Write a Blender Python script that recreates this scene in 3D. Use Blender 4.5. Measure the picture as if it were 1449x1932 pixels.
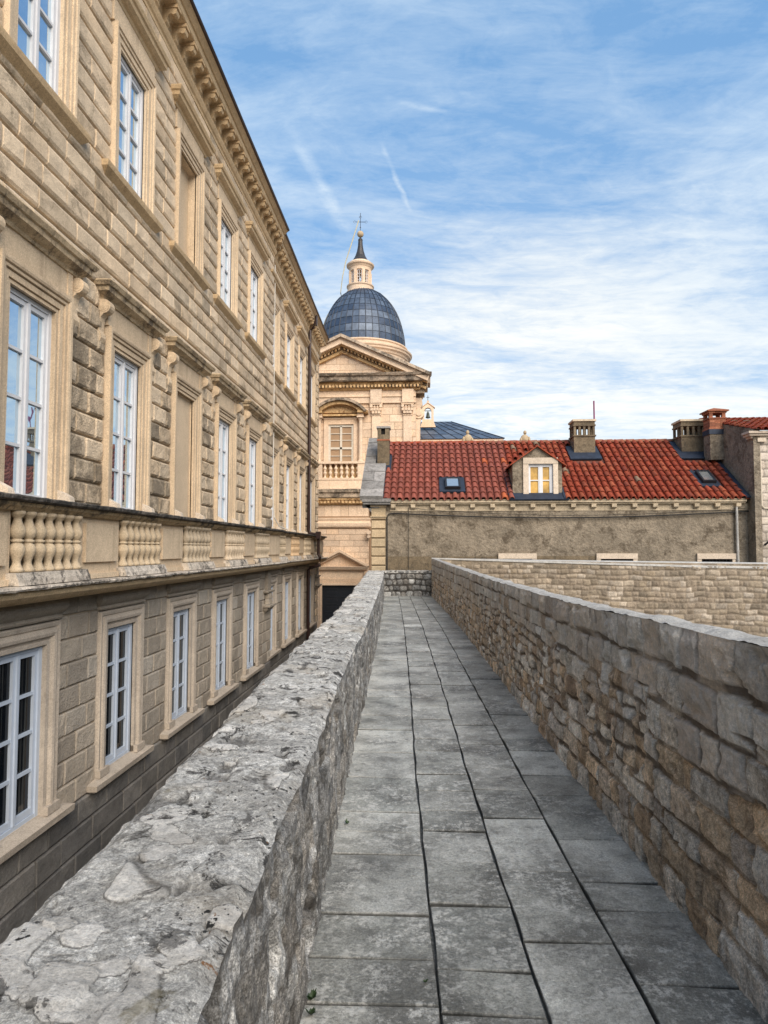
import bpy, math, random
import numpy as np
from mathutils import Vector
R = math.radians
random.seed(7)
for o in list(bpy.data.objects): bpy.data.objects.remove(o)
sc = bpy.context.scene
COL = sc.collection

# ------------------------------------------------------------------ camera
F = 1240.0; W0, H0 = 1449.0, 1932.0
yaw = math.atan(73.5 / F); pit = math.atan(69 / F)
cd = bpy.data.cameras.new('camera'); cam = bpy.data.objects.new('camera', cd); COL.objects.link(cam)
cd.sensor_fit = 'VERTICAL'; cd.sensor_height = 36.0; cd.lens = 36.0 * F / H0
cd.clip_start = 0.05; cd.clip_end = 6000
cam.location = (0, 0, 1.66)
fw = Vector((-math.sin(yaw) * math.cos(pit), math.cos(yaw) * math.cos(pit), math.sin(pit)))
cam.rotation_euler = fw.to_track_quat('-Z', 'Y').to_euler()
sc.camera = cam
sc.render.resolution_x = 768; sc.render.resolution_y = 1024

# ------------------------------------------------------------------ light
SUN_AZ, SUN_EL = 152.0, 37.0
sl = bpy.data.lights.new('sun', 'SUN'); sun = bpy.data.objects.new('sun', sl); COL.objects.link(sun)
sl.energy = 3.0; sl.angle = R(48); sl.color = (1.0, 0.88, 0.73)
sd = Vector((math.sin(R(SUN_AZ)) * math.cos(R(SUN_EL)), math.cos(R(SUN_AZ)) * math.cos(R(SUN_EL)), math.sin(R(SUN_EL))))
sun.rotation_euler = (-sd).to_track_quat('-Z', 'Y').to_euler()
sun.location = (20, 0, 30)
sc.view_settings.view_transform = 'Standard'; sc.view_settings.look = 'None'
sc.view_settings.exposure = 0.74; sc.view_settings.gamma = 1.0

world = bpy.data.worlds.new('World'); sc.world = world; world.use_nodes = True


class NT:
    """small helper for writing node trees"""
    def __init__(s, tree): s.t = tree; s.n = tree.nodes; s.l = tree.links
    def add(s, typ, **kw):
        n = s.n.new(typ)
        for k, v in kw.items():
            if hasattr(n, k): setattr(n, k, v)
        return n
    def link(s, a, b): s.l.new(a, b)
    def put(s, sock, v):
        if isinstance(v, bpy.types.NodeSocket): s.l.new(v, sock)
        elif v is not None:
            if sock.type == 'RGBA' and len(v) == 3: v = (*v, 1)
            sock.default_value = v
    def math(s, op, a, b=None, c=None, clamp=False):
        n = s.n.new('ShaderNodeMath'); n.operation = op; n.use_clamp = clamp
        s.put(n.inputs[0], a)
        if b is not None: s.put(n.inputs[1], b)
        if c is not None: s.put(n.inputs[2], c)
        return n.outputs[0]
    def mix(s, fac, a, b, mode='MIX'):
        n = s.n.new('ShaderNodeMix'); n.data_type = 'RGBA'; n.blend_type = mode; n.clamp_factor = True
        s.put(n.inputs[0], fac); s.put(n.inputs[6], a); s.put(n.inputs[7], b)
        return n.outputs[2]
    def noise(s, vec, scale, detail=4, rough=0.55, dist=0.0, out=0):
        n = s.n.new('ShaderNodeTexNoise'); n.inputs['Scale'].default_value = scale
        n.inputs['Detail'].default_value = detail; n.inputs['Roughness'].default_value = rough
        n.inputs['Distortion'].default_value = dist
        if vec is not None: s.l.new(vec, n.inputs['Vector'])
        return n.outputs[out]
    def ramp(s, fac, stops, interp='LINEAR'):
        n = s.n.new('ShaderNodeValToRGB'); s.put(n.inputs[0], fac); cr = n.color_ramp; cr.interpolation = interp
        while len(cr.elements) < len(stops): cr.elements.new(0.5)
        for e, (p, c) in zip(cr.elements, stops):
            e.position = p; e.color = (*c, 1) if len(c) == 3 else c
        return n.outputs[0]
    def rng(s, v, a, b, c=0.0, d=1.0):
        n = s.n.new('ShaderNodeMapRange'); s.put(n.inputs[0], v)
        for i, x in enumerate((a, b, c, d)): n.inputs[i + 1].default_value = x
        return n.outputs[0]
    def mapping(s, vec, scale=(1, 1, 1), rot=(0, 0, 0), loc=(0, 0, 0)):
        n = s.n.new('ShaderNodeMapping'); s.l.new(vec, n.inputs[0])
        n.inputs['Scale'].default_value = scale; n.inputs['Rotation'].default_value = rot; n.inputs['Location'].default_value = loc
        return n.outputs[0]


# ------------------------------------------------------------------ sky with thin high cloud
t = NT(world.node_tree)
for n in list(t.n): t.n.remove(n)
out = t.add('ShaderNodeOutputWorld'); bg = t.add('ShaderNodeBackground'); t.link(bg.outputs[0], out.inputs[0])
sky = t.add('ShaderNodeTexSky'); sky.sky_type = 'NISHITA'; sky.sun_disc = False
sky.sun_elevation = R(SUN_EL); sky.sun_rotation = R(SUN_AZ); sky.air_density = 1.2; sky.dust_density = 0.6; sky.ozone_density = 2.2
tc = t.add('ShaderNodeTexCoord'); sp = t.add('ShaderNodeSeparateXYZ'); t.link(tc.outputs['Generated'], sp.inputs[0])
zz = t.math('ADD', t.math('MAXIMUM', sp.outputs[2], 0.0), 0.10)
cx = t.math('DIVIDE', sp.outputs[0], zz); cy = t.math('DIVIDE', sp.outputs[1], zz)
cb = t.add('ShaderNodeCombineXYZ'); t.link(cx, cb.inputs[0]); t.link(cy, cb.inputs[1])
streak = t.mapping(cb.outputs[0], scale=(0.8, 1.5, 1), rot=(0, 0, R(-52)), loc=(2.3, 0.4, 0))
n1 = t.noise(streak, 1.3, 14, 0.68, 0.7)
n2 = t.noise(t.mapping(cb.outputs[0], scale=(1.0, 3.0, 1), rot=(0, 0, R(-75)), loc=(5.1, 2.2, 0)), 3.2, 12, 0.68, 0.6)
n3 = t.noise(t.mapping(cb.outputs[0], scale=(0.35, 0.5, 1), rot=(0, 0, R(-10)), loc=(0.7, 3.1, 0)), 1.0, 3, 0.5, 0.2)
n4 = t.noise(t.mapping(cb.outputs[0], scale=(1.0, 1.6, 1), rot=(0, 0, R(-40)), loc=(1.1, 7.2, 0)), 9.0, 8, 0.65, 0.8)
cl = t.math('ADD', t.math('MULTIPLY', n1, 0.44), t.math('ADD', t.math('MULTIPLY', n2, 0.20), t.math('ADD', t.math('MULTIPLY', n3, 0.22), t.math('MULTIPLY', n4, 0.14))))
low = t.rng(sp.outputs[2], 0.60, 0.16, 0.0, 0.075)
cl = t.math('ADD', cl, low)
mask = t.ramp(cl, [(0.43, (0, 0, 0)), (0.50, (0.25,) * 3), (0.59, (0.62,) * 3), (0.74, (1, 1, 1))])
hs = t.add('ShaderNodeHueSaturation'); hs.inputs['Saturation'].default_value = 0.95; hs.inputs['Value'].default_value = 1.0
t.link(sky.outputs[0], hs.inputs['Color'])
blue = t.mix(0.62, hs.outputs[0], (1.2, 2.75, 5.0))
cwhite = t.mix(t.rng(sp.outputs[2], 0.5, 0.12), (4.4, 5.25, 6.0), (6.95, 6.75, 6.05))
wob = t.add('ShaderNodeVectorMath'); wob.operation = 'SCALE'; wob.inputs['Scale'].default_value = 0.035
wn_ = t.add('ShaderNodeTexNoise'); wn_.inputs['Scale'].default_value = 9; wn_.inputs['Detail'].default_value = 6; t.link(cb.outputs[0], wn_.inputs['Vector'])
t.link(wn_.outputs['Color'], wob.inputs[0]); wv = t.add('ShaderNodeVectorMath'); wv.operation = 'ADD'; t.link(cb.outputs[0], wv.inputs[0]); t.link(wob.outputs[0], wv.inputs[1])
ws = t.add('ShaderNodeSeparateXYZ'); t.link(wv.outputs[0], ws.inputs[0])
brk = t.rng(t.noise(cb.outputs[0], 14, 6, 0.7), 0.40, 0.60, 0.25, 1.0)
for (x0, y0, x1, y1, wd, st) in ((-.064, 1.352, -.015, 1.568, .008, .42), (-.246, 1.29, -.175, 1.668, .022, .30), (-.046, 1.221, .082, 1.263, .010, .28)):
    x0 += 0; L_ = math.hypot(x1 - x0, y1 - y0); ux, uy = (x1 - x0) / L_, (y1 - y0) / L_
    dx = t.math('SUBTRACT', ws.outputs[0], x0); dy = t.math('SUBTRACT', ws.outputs[1], y0)
    al = t.math('ADD', t.math('MULTIPLY', dx, ux), t.math('MULTIPLY', dy, uy))
    ac = t.math('ABSOLUTE', t.math('SUBTRACT', t.math('MULTIPLY', dx, uy), t.math('MULTIPLY', dy, ux)))
    e_ = t.math('MULTIPLY', t.rng(ac, wd, wd * .15), t.math('MULTIPLY', t.rng(al, -.02, .05), t.rng(al, L_ + .03, L_ - .06)))
    mask = t.math('ADD', mask, t.math('MULTIPLY', t.math('MULTIPLY', e_, brk), st), clamp=True)
gd = t.add('ShaderNodeVectorMath'); gd.operation = 'DOT_PRODUCT'; t.link(tc.outputs['Generated'], gd.inputs[0]); gd.inputs[1].default_value = (0.125, 0.965, 0.23)
glow = t.math('POWER', t.math('MAXIMUM', gd.outputs['Value'], 0.0), 22.0)
mask = t.math('ADD', t.math('MULTIPLY', mask, 0.92), t.math('MULTIPLY', glow, 0.13), clamp=True)
cwhite = t.mix(t.math('MULTIPLY', glow, 0.85), cwhite, (7.5, 7.05, 6.05))
col = t.mix(mask, blue, cwhite)
haze = t.rng(sp.outputs[2], 0.14, -0.02, 0.0, 0.30)
col = t.mix(haze, col, (5.7, 6.2, 6.2))
t.link(col, bg.inputs[0]); bg.inputs[1].default_value = 0.105

# ------------------------------------------------------------------ mesh helpers
class MB:
    """collects geometry, with a colour attribute 'st' (random a, random b, joint/mask)"""
    def __init__(s): s.v = []; s.f = []; s.c = []
    def add(s, verts, faces, tone=None):
        b = len(s.v); s.v.extend(verts); s.f.extend([tuple(i + b for i in f) for f in faces])
        if tone is None: tone = (random.random(), random.random(), 0.0)
        s.c.extend([tone] * len(verts)) if not isinstance(tone, list) else s.c.extend(tone)
    def box(s, x0, x1, y0, y1, z0, z1, tone=None):
        s.add([(x, y, z) for z in (z0, z1) for y in (y0, y1) for x in (x0, x1)],
              [(0, 2, 3, 1), (4, 5, 7, 6), (0, 1, 5, 4), (2, 6, 7, 3), (0, 4, 6, 2), (1, 3, 7, 5)], tone)
    def prism(s, poly, fn, a0, a1, tone=None):
        """poly of (u,w) points; fn(u,w,a)->xyz, swept from a0 to a1"""
        n = len(poly)
        vs = [fn(u, w, a0) for u, w in poly] + [fn(u, w, a1) for u, w in poly]
        fs = [(i, (i + 1) % n, (i + 1) % n + n, i + n) for i in range(n)]
        fs += [tuple(range(n - 1, -1, -1)), tuple(range(n, 2 * n))]
        s.add(vs, fs, tone)
    def lathe(s, prof, cx, cy, n=12, tone=None, a0=0.0):
        vs = []; fs = []; m = len(prof)
        for r, z in prof:
            for k in range(n):
                a = a0 + 2 * math.pi * k / n
                vs.append((cx + r * math.cos(a), cy + r * math.sin(a), z))
        for i in range(m - 1):
            for k in range(n):
                k2 = (k + 1) % n
                fs.append((i * n + k, i * n + k2, (i + 1) * n + k2, (i + 1) * n + k))
        fs.append(tuple(range(n - 1, -1, -1))); fs.append(tuple((m - 1) * n + k for k in range(n)))
        s.add(vs, fs, tone)
    def tube(s, pts, r, n=8, tone=None):
        vs = []; fs = []; m = len(pts); P = [Vector(p) for p in pts]
        for i, p in enumerate(P):
            d = (P[min(i + 1, m - 1)] - P[max(i - 1, 0)]).normalized()
            a = d.cross(Vector((0.13, 0.21, 1)) if abs(d.z) < 0.9 else Vector((1, 0.1, 0))).normalized(); b = d.cross(a)
            rr = r[i] if isinstance(r, (list, tuple)) else r
            for k in range(n):
                q = 2 * math.pi * k / n
                vs.append(tuple(p + a * rr * math.cos(q) + b * rr * math.sin(q)))
        for i in range(m - 1):
            for k in range(n):
                k2 = (k + 1) % n
                fs.append((i * n + k, i * n + k2, (i + 1) * n + k2, (i + 1) * n + k))
        fs.append(tuple(range(n - 1, -1, -1))); fs.append(tuple((m - 1) * n + k for k in range(n)))
        s.add(vs, fs, tone)
    def build(s, name, mat, parent=None, smooth=False, fix=True):
        me = bpy.data.meshes.new(name); me.from_pydata([tuple(map(float, v)) for v in s.v], [], s.f)
        if fix:
            import bmesh
            bm = bmesh.new(); bm.from_mesh(me); bmesh.ops.recalc_face_normals(bm, faces=bm.faces); bm.to_mesh(me); bm.free()
        ca = me.color_attributes.new('st', 'FLOAT_COLOR', 'POINT')
        arr = np.ones((len(s.v), 4), dtype=np.float32); arr[:, :3] = np.array(s.c, dtype=np.float32)
        ca.data.foreach_set('color', arr.ravel())
        if smooth: me.polygons.foreach_set('use_smooth', [True] * len(me.polygons))
        me.materials.append(mat); me.update()
        o = bpy.data.objects.new(name, me); COL.objects.link(o)
        if parent is not None: o.parent = parent
        return o


def grid_obj(name, P, C, mat, parent=None, smooth=True):
    """P: (m,n,3) points, C: (m,n,3) colour attribute"""
    m, n, _ = P.shape
    idx = np.arange(m * n).reshape(m, n)
    a = idx[:-1, :-1].ravel(); b = idx[1:, :-1].ravel(); c = idx[1:, 1:].ravel(); d = idx[:-1, 1:].ravel()
    fs = np.stack([a, b, c, d], 1)
    me = bpy.data.meshes.new(name)
    me.vertices.add(m * n); me.vertices.foreach_set('co', P.reshape(-1).astype(np.float32))
    nf = len(fs); me.loops.add(nf * 4); me.loops.foreach_set('vertex_index', fs.ravel().astype(np.int32))
    me.polygons.add(nf); me.polygons.foreach_set('loop_start', (np.arange(nf) * 4).astype(np.int32))
    me.polygons.foreach_set('loop_total', np.full(nf, 4, dtype=np.int32))
    me.polygons.foreach_set('use_smooth', [smooth] * nf)
    ca = me.color_attributes.new('st', 'FLOAT_COLOR', 'POINT')
    arr = np.ones((m * n, 4), dtype=np.float32); arr[:, :3] = C.reshape(-1, 3)
    ca.data.foreach_set('color', arr.ravel())
    me.materials.append(mat); me.update(); me.validate()
    o = bpy.data.objects.new(name, me); COL.objects.link(o)
    if parent is not None: o.parent = parent
    return o


def tag(o, label=None, cat=None, group=None, kind=None):
    if label: o['label'] = label
    if cat: o['category'] = cat
    if group: o['group'] = group
    if kind: o['kind'] = kind
    return o
def empty(name, loc=(0, 0, 0)):
    o = bpy.data.objects.new(name, None); COL.objects.link(o); o.location = loc; o.empty_display_size = 0.3
    return o
def copy_tree(o, parent, loc=None, rz=None):
    c = o.copy(); COL.objects.link(c); c.parent = parent
    if loc is not None: c.location = loc
    if rz is not None: c.rotation_euler = (0, 0, rz)
    for ch in [k for k in ALL_CH(o)]: copy_tree(ch, c)
    return c
def ALL_CH(o): return [k for k in bpy.data.objects if k.parent == o]

# ------------------------------------------------------------------ numpy noise and masonry
_rs = np.random.RandomState(11)
_P = _rs.rand(256, 256)
def vn(x, y, k=0):
    x = np.asarray(x, float) + k * 17.31; y = np.asarray(y, float) + k * 9.17
    xi = np.floor(x).astype(int); yi = np.floor(y).astype(int); fx = x - xi; fy = y - yi
    fx = fx * fx * (3 - 2 * fx); fy = fy * fy * (3 - 2 * fy)
    g = lambda a, b: _P[a % 256, b % 256]
    return (g(xi, yi) * (1 - fx) + g(xi + 1, yi) * fx) * (1 - fy) + (g(xi, yi + 1) * (1 - fx) + g(xi + 1, yi + 1) * fx) * fy
def fbm(x, y, o=4, k=0):
    v = 0; a = 0.5; s = 0
    for i in range(o):
        v = v + a * vn(x * 2 ** i, y * 2 ** i, k + i); s += a; a *= 0.5
    return v / s - 0.5
def sm(a, b, x):
    q = np.clip((x - a) / (b - a), 0, 1); return q * q * (3 - 2 * q)
def masonry(S, T, L, heights, wmin, wmax, seed, warp=0.03, joint=0.02, rnd=0.05, wf=3.0, t0=0.0):
    """irregular coursed stones. Returns height 0..1 (0 in joints) and per-stone randoms"""
    rs = np.random.RandomState(seed)
    s = S + warp * 2 * fbm(S * wf, T * wf, 3, seed); q = T - t0 + warp * 2 * fbm(S * wf, T * wf, 3, seed + 5)
    q = q + 0.35 * warp * np.sin(S * 1.3 + seed)
    edges = np.concatenate([[-1e3], np.cumsum(heights), [1e3]])
    ri = np.clip(np.searchsorted(edges, q) - 1, 0, len(edges) - 2)
    h = np.zeros_like(s); r1 = np.zeros_like(s); r2 = np.zeros_like(s); r3 = np.zeros_like(s)
    for r in range(len(edges) - 1):
        m = ri == r
        xs = [-2.0 + rs.rand() * wmax]
        while xs[-1] < L + 2: xs.append(xs[-1] + wmin + (wmax - wmin) * rs.rand() ** 1.3)
        xs = np.array(xs); ra = rs.rand(len(xs), 4)
        if not m.any(): continue
        ss = s[m]; qq = q[m]
        ci = np.clip(np.searchsorted(xs, ss) - 1, 0, len(xs) - 2)
        lo = edges[r] if r > 0 else -1e3; hi = edges[r + 1]
        dx = np.minimum(ss - xs[ci], xs[ci + 1] - ss)
        dlo = np.maximum(qq - lo - (ra[ci, 3] * 0.03 if r > 0 else 0), 0); dhi = np.maximum(hi - qq, 0)
        dy = np.minimum(dlo, dhi)
        # rounded corner distance
        cr = rnd; ax = np.maximum(cr - dx, 0); ay = np.maximum(cr - dy, 0)
        d = np.minimum(np.minimum(dx, dy), cr) - 0
        d = np.where((ax > 0) & (ay > 0), cr - np.hypot(ax, ay), d)
        h[m] = sm(0.0, joint * 1.6, d - joint * 0.4) * (0.55 + 0.45 * ra[ci, 2])
        r1[m] = ra[ci, 0]; r2[m] = ra[ci, 1]; r3[m] = sm(joint * 0.9, joint * 0.25, d)
    return h, r1, r2, r3

# ------------------------------------------------------------------ materials
def new_mat(name):
    m = bpy.data.materials.new(name); m.use_nodes = True; T = NT(m.node_tree)
    b = m.node_tree.nodes['Principled BSDF']
    return m, T, b
def wpos(T): return T.add('ShaderNodeNewGeometry').outputs['Position']
def attr(T):
    a = T.add('ShaderNodeAttribute'); a.attribute_name = 'st'; s = T.add('ShaderNodeSeparateColor'); T.link(a.outputs['Color'], s.inputs[0])
    return s.outputs
def bump(T, h, strength, dist, prev=None):
    n = T.add('ShaderNodeBump'); n.inputs['Strength'].default_value = strength; n.inputs['Distance'].default_value = dist
    T.link(h, n.inputs['Height'])
    if prev is not None: T.link(prev, n.inputs['Normal'])
    return n.outputs[0]

def stone(name, pal, mott=3.0, mott_amt=0.35, fine=40.0, bump_d=0.006, rough=0.85, joint=(0.1, 0.08, 0.06),
          lichen=(0.03, 0.028, 0.025), lich_amt=0.5, lich_scale=2.0, lich_thr=0.56, pits=0.5, spec=0.3, gain=(0.75, 1.2),
          grime=None, streaks=0.0, spots=None, blockdark=0.0, grit=1.0):
    m, T, b = new_mat(name); p = wpos(T); a = attr(T)
    c = T.ramp(a[0], [(i / max(1, len(pal) - 1), q) for i, q in enumerate(pal)])
    big = T.noise(p, mott, 6, 0.6, 0.3)
    med = T.noise(p, mott * 5, 5, 0.65)
    f = T.math('ADD', T.math('MULTIPLY', big, 0.55), T.math('MULTIPLY', med, 0.45))
    k = T.rng(f, 0.36, 0.64, 1.0 - mott_amt, 1.0 + mott_amt)
    c = T.mix(1.0, c, k, 'MULTIPLY')
    k2 = T.rng(a[1], 0, 1, gain[0], gain[1])
    c = T.mix(1.0, c, k2, 'MULTIPLY')
    fn = T.noise(p, fine, 4, 0.7)
    c = T.mix(1.0, c, T.rng(fn, 0.3, 0.7, 1 - .16 * grit, 1 + .14 * grit), 'MULTIPLY')
    gn = T.noise(p, fine * 3.1, 3, 0.75)
    c = T.mix(1.0, c, T.rng(gn, 0.36, 0.64, 1 - .28 * grit, 1 + .26 * grit), 'MULTIPLY')
    if lich_amt > 0:
        l1 = T.noise(p, lich_scale, 9, 0.72, 0.5)
        if blockdark: l1 = T.math('ADD', l1, T.math('MULTIPLY', T.math('SUBTRACT', a[1], 0.5), -blockdark))
        l2 = T.noise(p, fine * 0.9, 5, 0.8)
        ll = T.math('ADD', T.math('MULTIPLY', l1, 0.7), T.math('MULTIPLY', l2, 0.3))
        lm = T.math('MULTIPLY', T.rng(ll, lich_thr - 0.03, lich_thr + 0.06), lich_amt, clamp=True)
        c = T.mix(lm, c, lichen)
    if streaks:
        s = T.noise(T.mapping(p, scale=(7, 7, 0.5)), 1.0, 5, 0.6)
        c = T.mix(T.math('MULTIPLY', T.rng(s, 0.55, 0.68), streaks, clamp=True), c, lichen)
    if spots:
        for col_, sc_, thr_ in spots:
            sn = T.noise(p, sc_, 4, 0.6, 0.2)
            c = T.mix(T.rng(sn, thr_, thr_ + 0.03, 0, 0.9), c, col_)
    if grime:
        z0, z1, gc, amt = grime
        s = T.add('ShaderNodeSeparateXYZ'); T.link(p, s.inputs[0])
        gz = T.math('ADD', s.outputs[2], T.math('MULTIPLY', T.math('SUBTRACT', big, 0.5), 0.9 * (z1 - z0))); gz = T.math('ADD', gz, T.math('MULTIPLY', T.math('SUBTRACT', a[1], 0.5), 0.5))
        c = T.mix(T.rng(gz, z0, z1, 0, amt), c, gc)
    c = T.mix(T.math('MULTIPLY', a[2], 0.85), c, joint)
    T.link(c, b.inputs['Base Color'])
    b.inputs['Roughness'].default_value = rough; b.inputs['Specular IOR Level'].default_value = spec
    v = T.add('ShaderNodeTexVoronoi'); v.inputs['Scale'].default_value = fine * 0.55; T.link(p, v.inputs['Vector'])
    h = T.math('ADD', T.math('MULTIPLY', T.noise(p, fine * 0.35, 7, 0.72), 1.0), T.math('MULTIPLY', v.outputs[0], 0.25 * pits))
    nb = bump(T, h, 0.9, bump_d * 3)
    T.link(nb, b.inputs['Normal'])
    return m

def plain(name, col, rough=0.6, metal=0.0, spec=0.5, noise=0.12, scale=8.0, bumpd=0.0):
    m, T, b = new_mat(name); p = wpos(T)
    k = T.rng(T.noise(p, scale, 6, 0.6), 0.3, 0.7, 1 - noise, 1 + noise)
    T.link(T.mix(1.0, col, k, 'MULTIPLY'), b.inputs['Base Color'])
    b.inputs['Roughness'].default_value = rough; b.inputs['Metallic'].default_value = metal; b.inputs['Specular IOR Level'].default_value = spec
    if bumpd: T.link(bump(T, T.noise(p, scale * 4, 5, 0.7), 0.8, bumpd), b.inputs['Normal'])
    return m

WARM = [(0.57, 0.44, 0.30), (0.63, 0.495, 0.35), (0.53, 0.425, 0.305), (0.67, 0.535, 0.385), (0.49, 0.40, 0.295)]
M = {}
M['ashlar'] = stone('palace_stone', WARM, mott=1.3, mott_amt=0.16, fine=45, bump_d=0.004, lich_amt=0.62, lich_scale=1.6, lich_thr=0.555,
                    lichen=(0.15, 0.115, 0.075), joint=(0.26, 0.19, 0.12), gain=(0.86, 1.12), blockdark=0.12, streaks=.2)
M['pier'] = stone('palace_weathered_stone', WARM, mott=2.0, mott_amt=0.2, fine=50, bump_d=0.009, lich_amt=0.72, lich_scale=2.4, lich_thr=0.515,
                  lichen=(0.15, 0.12, 0.085), joint=(0.3, 0.2, 0.12), gain=(0.8, 1.1), blockdark=0.22, pits=1.0)
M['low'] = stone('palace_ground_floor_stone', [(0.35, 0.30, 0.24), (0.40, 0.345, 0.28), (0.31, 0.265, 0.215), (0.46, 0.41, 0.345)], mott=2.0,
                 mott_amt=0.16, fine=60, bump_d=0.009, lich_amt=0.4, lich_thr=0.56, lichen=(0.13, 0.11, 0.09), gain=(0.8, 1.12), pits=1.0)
M['plinth'] = stone('palace_plinth_stone', [(0.17, 0.16, 0.15), (0.21, 0.195, 0.175), (0.14, 0.135, 0.13)], mott=1.6, mott_amt=0.25, fine=45,
                    bump_d=0.007, lich_amt=0.45, lich_thr=0.54, lichen=(0.06, 0.06, 0.06), gain=(0.75, 1.15))
M['trim'] = stone('palace_smooth_trim', [(0.565, 0.44, 0.305), (0.615, 0.485, 0.34)], mott=0.9, mott_amt=0.12, fine=30, bump_d=0.0018, lich_amt=0.3,
                  lich_scale=1.2, lich_thr=0.60, lichen=(0.2, 0.14, 0.09), gain=(0.95, 1.05), streaks=0.28)
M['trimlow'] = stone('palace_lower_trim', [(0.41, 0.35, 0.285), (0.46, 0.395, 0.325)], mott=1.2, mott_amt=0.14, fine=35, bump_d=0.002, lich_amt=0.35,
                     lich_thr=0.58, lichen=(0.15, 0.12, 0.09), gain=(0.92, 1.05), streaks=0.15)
M['hood'] = stone('palace_hood_stone', [(0.43, 0.33, 0.21), (0.48, 0.37, 0.24)], mott=1.6, mott_amt=0.2, fine=35, bump_d=0.004, lich_amt=0.85,
                  lich_scale=3.0, lich_thr=0.525, lichen=(0.09, 0.07, 0.052), gain=(0.9, 1.05), streaks=0.45)
M['ledge'] = stone('palace_ledge_stone', [(0.45, 0.33, 0.19), (0.5, 0.37, 0.22)], mott=2.0, mott_amt=0.22, fine=30, bump_d=0.006, lich_amt=0.9,
                   lich_scale=2.5, lich_thr=0.50, lichen=(0.05, 0.045, 0.038), gain=(0.9, 1.05), streaks=0.4)
M['black'] = stone('blackened_ledge_top', [(0.16, 0.14, 0.12), (0.3, 0.26, 0.22)], mott=4, mott_amt=0.5, fine=30, bump_d=0.012, lich_amt=0.95,
                   lich_scale=4, lich_thr=0.46, lichen=(0.03, 0.028, 0.026), gain=(0.8, 1.1))
M['baluster'] = stone('baluster_stone', [(0.62, 0.42, 0.24), (0.50, 0.40, 0.29), (0.47, 0.385, 0.28), (0.52, 0.41, 0.28)], mott=2.5, mott_amt=0.18, fine=40,
                      bump_d=0.002, lich_amt=0.25, lich_thr=0.60, lichen=(0.18, 0.14, 0.10), gain=(0.88, 1.08))
M['plinthtop'] = stone('baluster_plinth_stone', [(0.55, 0.49, 0.42), (0.48, 0.42, 0.35)], mott=3, mott_amt=0.2, fine=30, bump_d=0.006, lich_amt=0.9,
                       lich_scale=3.5, lich_thr=0.52, lichen=(0.05, 0.045, 0.04), gain=(0.9, 1.05))
M['plaster'] = stone('blind_window_plaster', [(0.55, 0.43, 0.30), (0.6, 0.47, 0.33)], mott=0.8, mott_amt=0.1, fine=60, bump_d=0.0008, lich_amt=0.15,
                     lich_thr=0.62, gain=(0.96, 1.04), grime=None)
M['cornice'] = stone('cornice_stone', [(0.50, 0.36, 0.21), (0.55, 0.41, 0.25)], mott=1.2, mott_amt=0.16, fine=30, bump_d=0.003, lich_amt=0.4,
                     lich_thr=0.58, lichen=(0.15, 0.09, 0.05), gain=(0.9, 1.06), streaks=0.1)
CH = [(0.72, 0.545, 0.39), (0.77, 0.595, 0.44), (0.68, 0.53, 0.40), (0.74, 0.54, 0.375)]
M['church'] = stone('church_ashlar', CH, mott=0.6, mott_amt=0.1, fine=14, bump_d=0.008, lich_amt=0.45, lich_scale=0.9, lich_thr=0.60,
                    lichen=(0.28, 0.17, 0.09), joint=(0.30, 0.19, 0.11), gain=(0.9, 1.06))
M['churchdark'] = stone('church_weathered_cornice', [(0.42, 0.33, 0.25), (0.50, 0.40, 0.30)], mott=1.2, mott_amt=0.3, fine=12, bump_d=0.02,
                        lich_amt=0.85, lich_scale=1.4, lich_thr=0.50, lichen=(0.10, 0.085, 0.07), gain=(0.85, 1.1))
M['churchrust'] = stone('church_stained_dentils', [(0.60, 0.40, 0.20), (0.68, 0.47, 0.26)], mott=1.6, mott_amt=0.3, fine=12, bump_d=0.02,
                        lich_amt=0.85, lich_scale=2.0, lich_thr=0.53, lichen=(0.16, 0.075, 0.03), gain=(0.85, 1.1))
M['parapet'] = stone('parapet_rubble', [(0.19, 0.19, 0.188), (0.29, 0.29, 0.285), (0.22, 0.205, 0.185), (0.38, 0.38, 0.37), (0.165, 0.168, 0.17)],
                     mott=6, mott_amt=0.45, fine=60, bump_d=0.010, joint=(0.035, 0.03, 0.026), lich_amt=0.85, lich_scale=5, lich_thr=0.53,
                     lichen=(0.05, 0.047, 0.043), grit=2.0, gain=(0.7, 1.3), spots=[((0.33, 0.17, 0.05), 6.0, 0.74)], streaks=0.35)
M['right'] = stone('right_parapet_stone', [(0.60, 0.46, 0.32), (0.42, 0.32, 0.23), (0.70, 0.62, 0.52), (0.54, 0.49, 0.43), (0.64, 0.47, 0.31), (0.34, 0.24, 0.165), (0.76, 0.71, 0.64)],
                   mott=9, mott_amt=0.5, fine=55, bump_d=0.012, joint=(0.085, 0.062, 0.045), lich_amt=0.6, lich_scale=4.5, lich_thr=0.555,
                   lichen=(0.10, 0.08, 0.06), grit=1.2, gain=(0.8, 1.45), grime=(0.65, 1.05, (0.50, 0.49, 0.47), 0.6), streaks=.35, spots=[((0.34, 0.10, 0.04), 4.0, 0.73)])
M['far'] = stone('far_wall_stone', [(0.33, 0.265, 0.195), (0.38, 0.31, 0.235), (0.29, 0.24, 0.18), (0.36, 0.29, 0.21), (0.52, 0.45, 0.37), (0.34, 0.27, 0.19)], mott=1.6,
                 mott_amt=0.3, fine=25, bump_d=0.008, joint=(0.22, 0.18, 0.14), lich_amt=0.45, lich_thr=0.55, gain=(0.62, 1.0))
M['cap'] = stone('mortar_capping', [(0.38, 0.37, 0.35), (0.46, 0.45, 0.43)], mott=3, mott_amt=0.22, fine=40, bump_d=0.004, lich_amt=0.3, lich_thr=0.6,
                 lichen=(0.12, 0.12, 0.12), gain=(0.9, 1.05))
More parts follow.
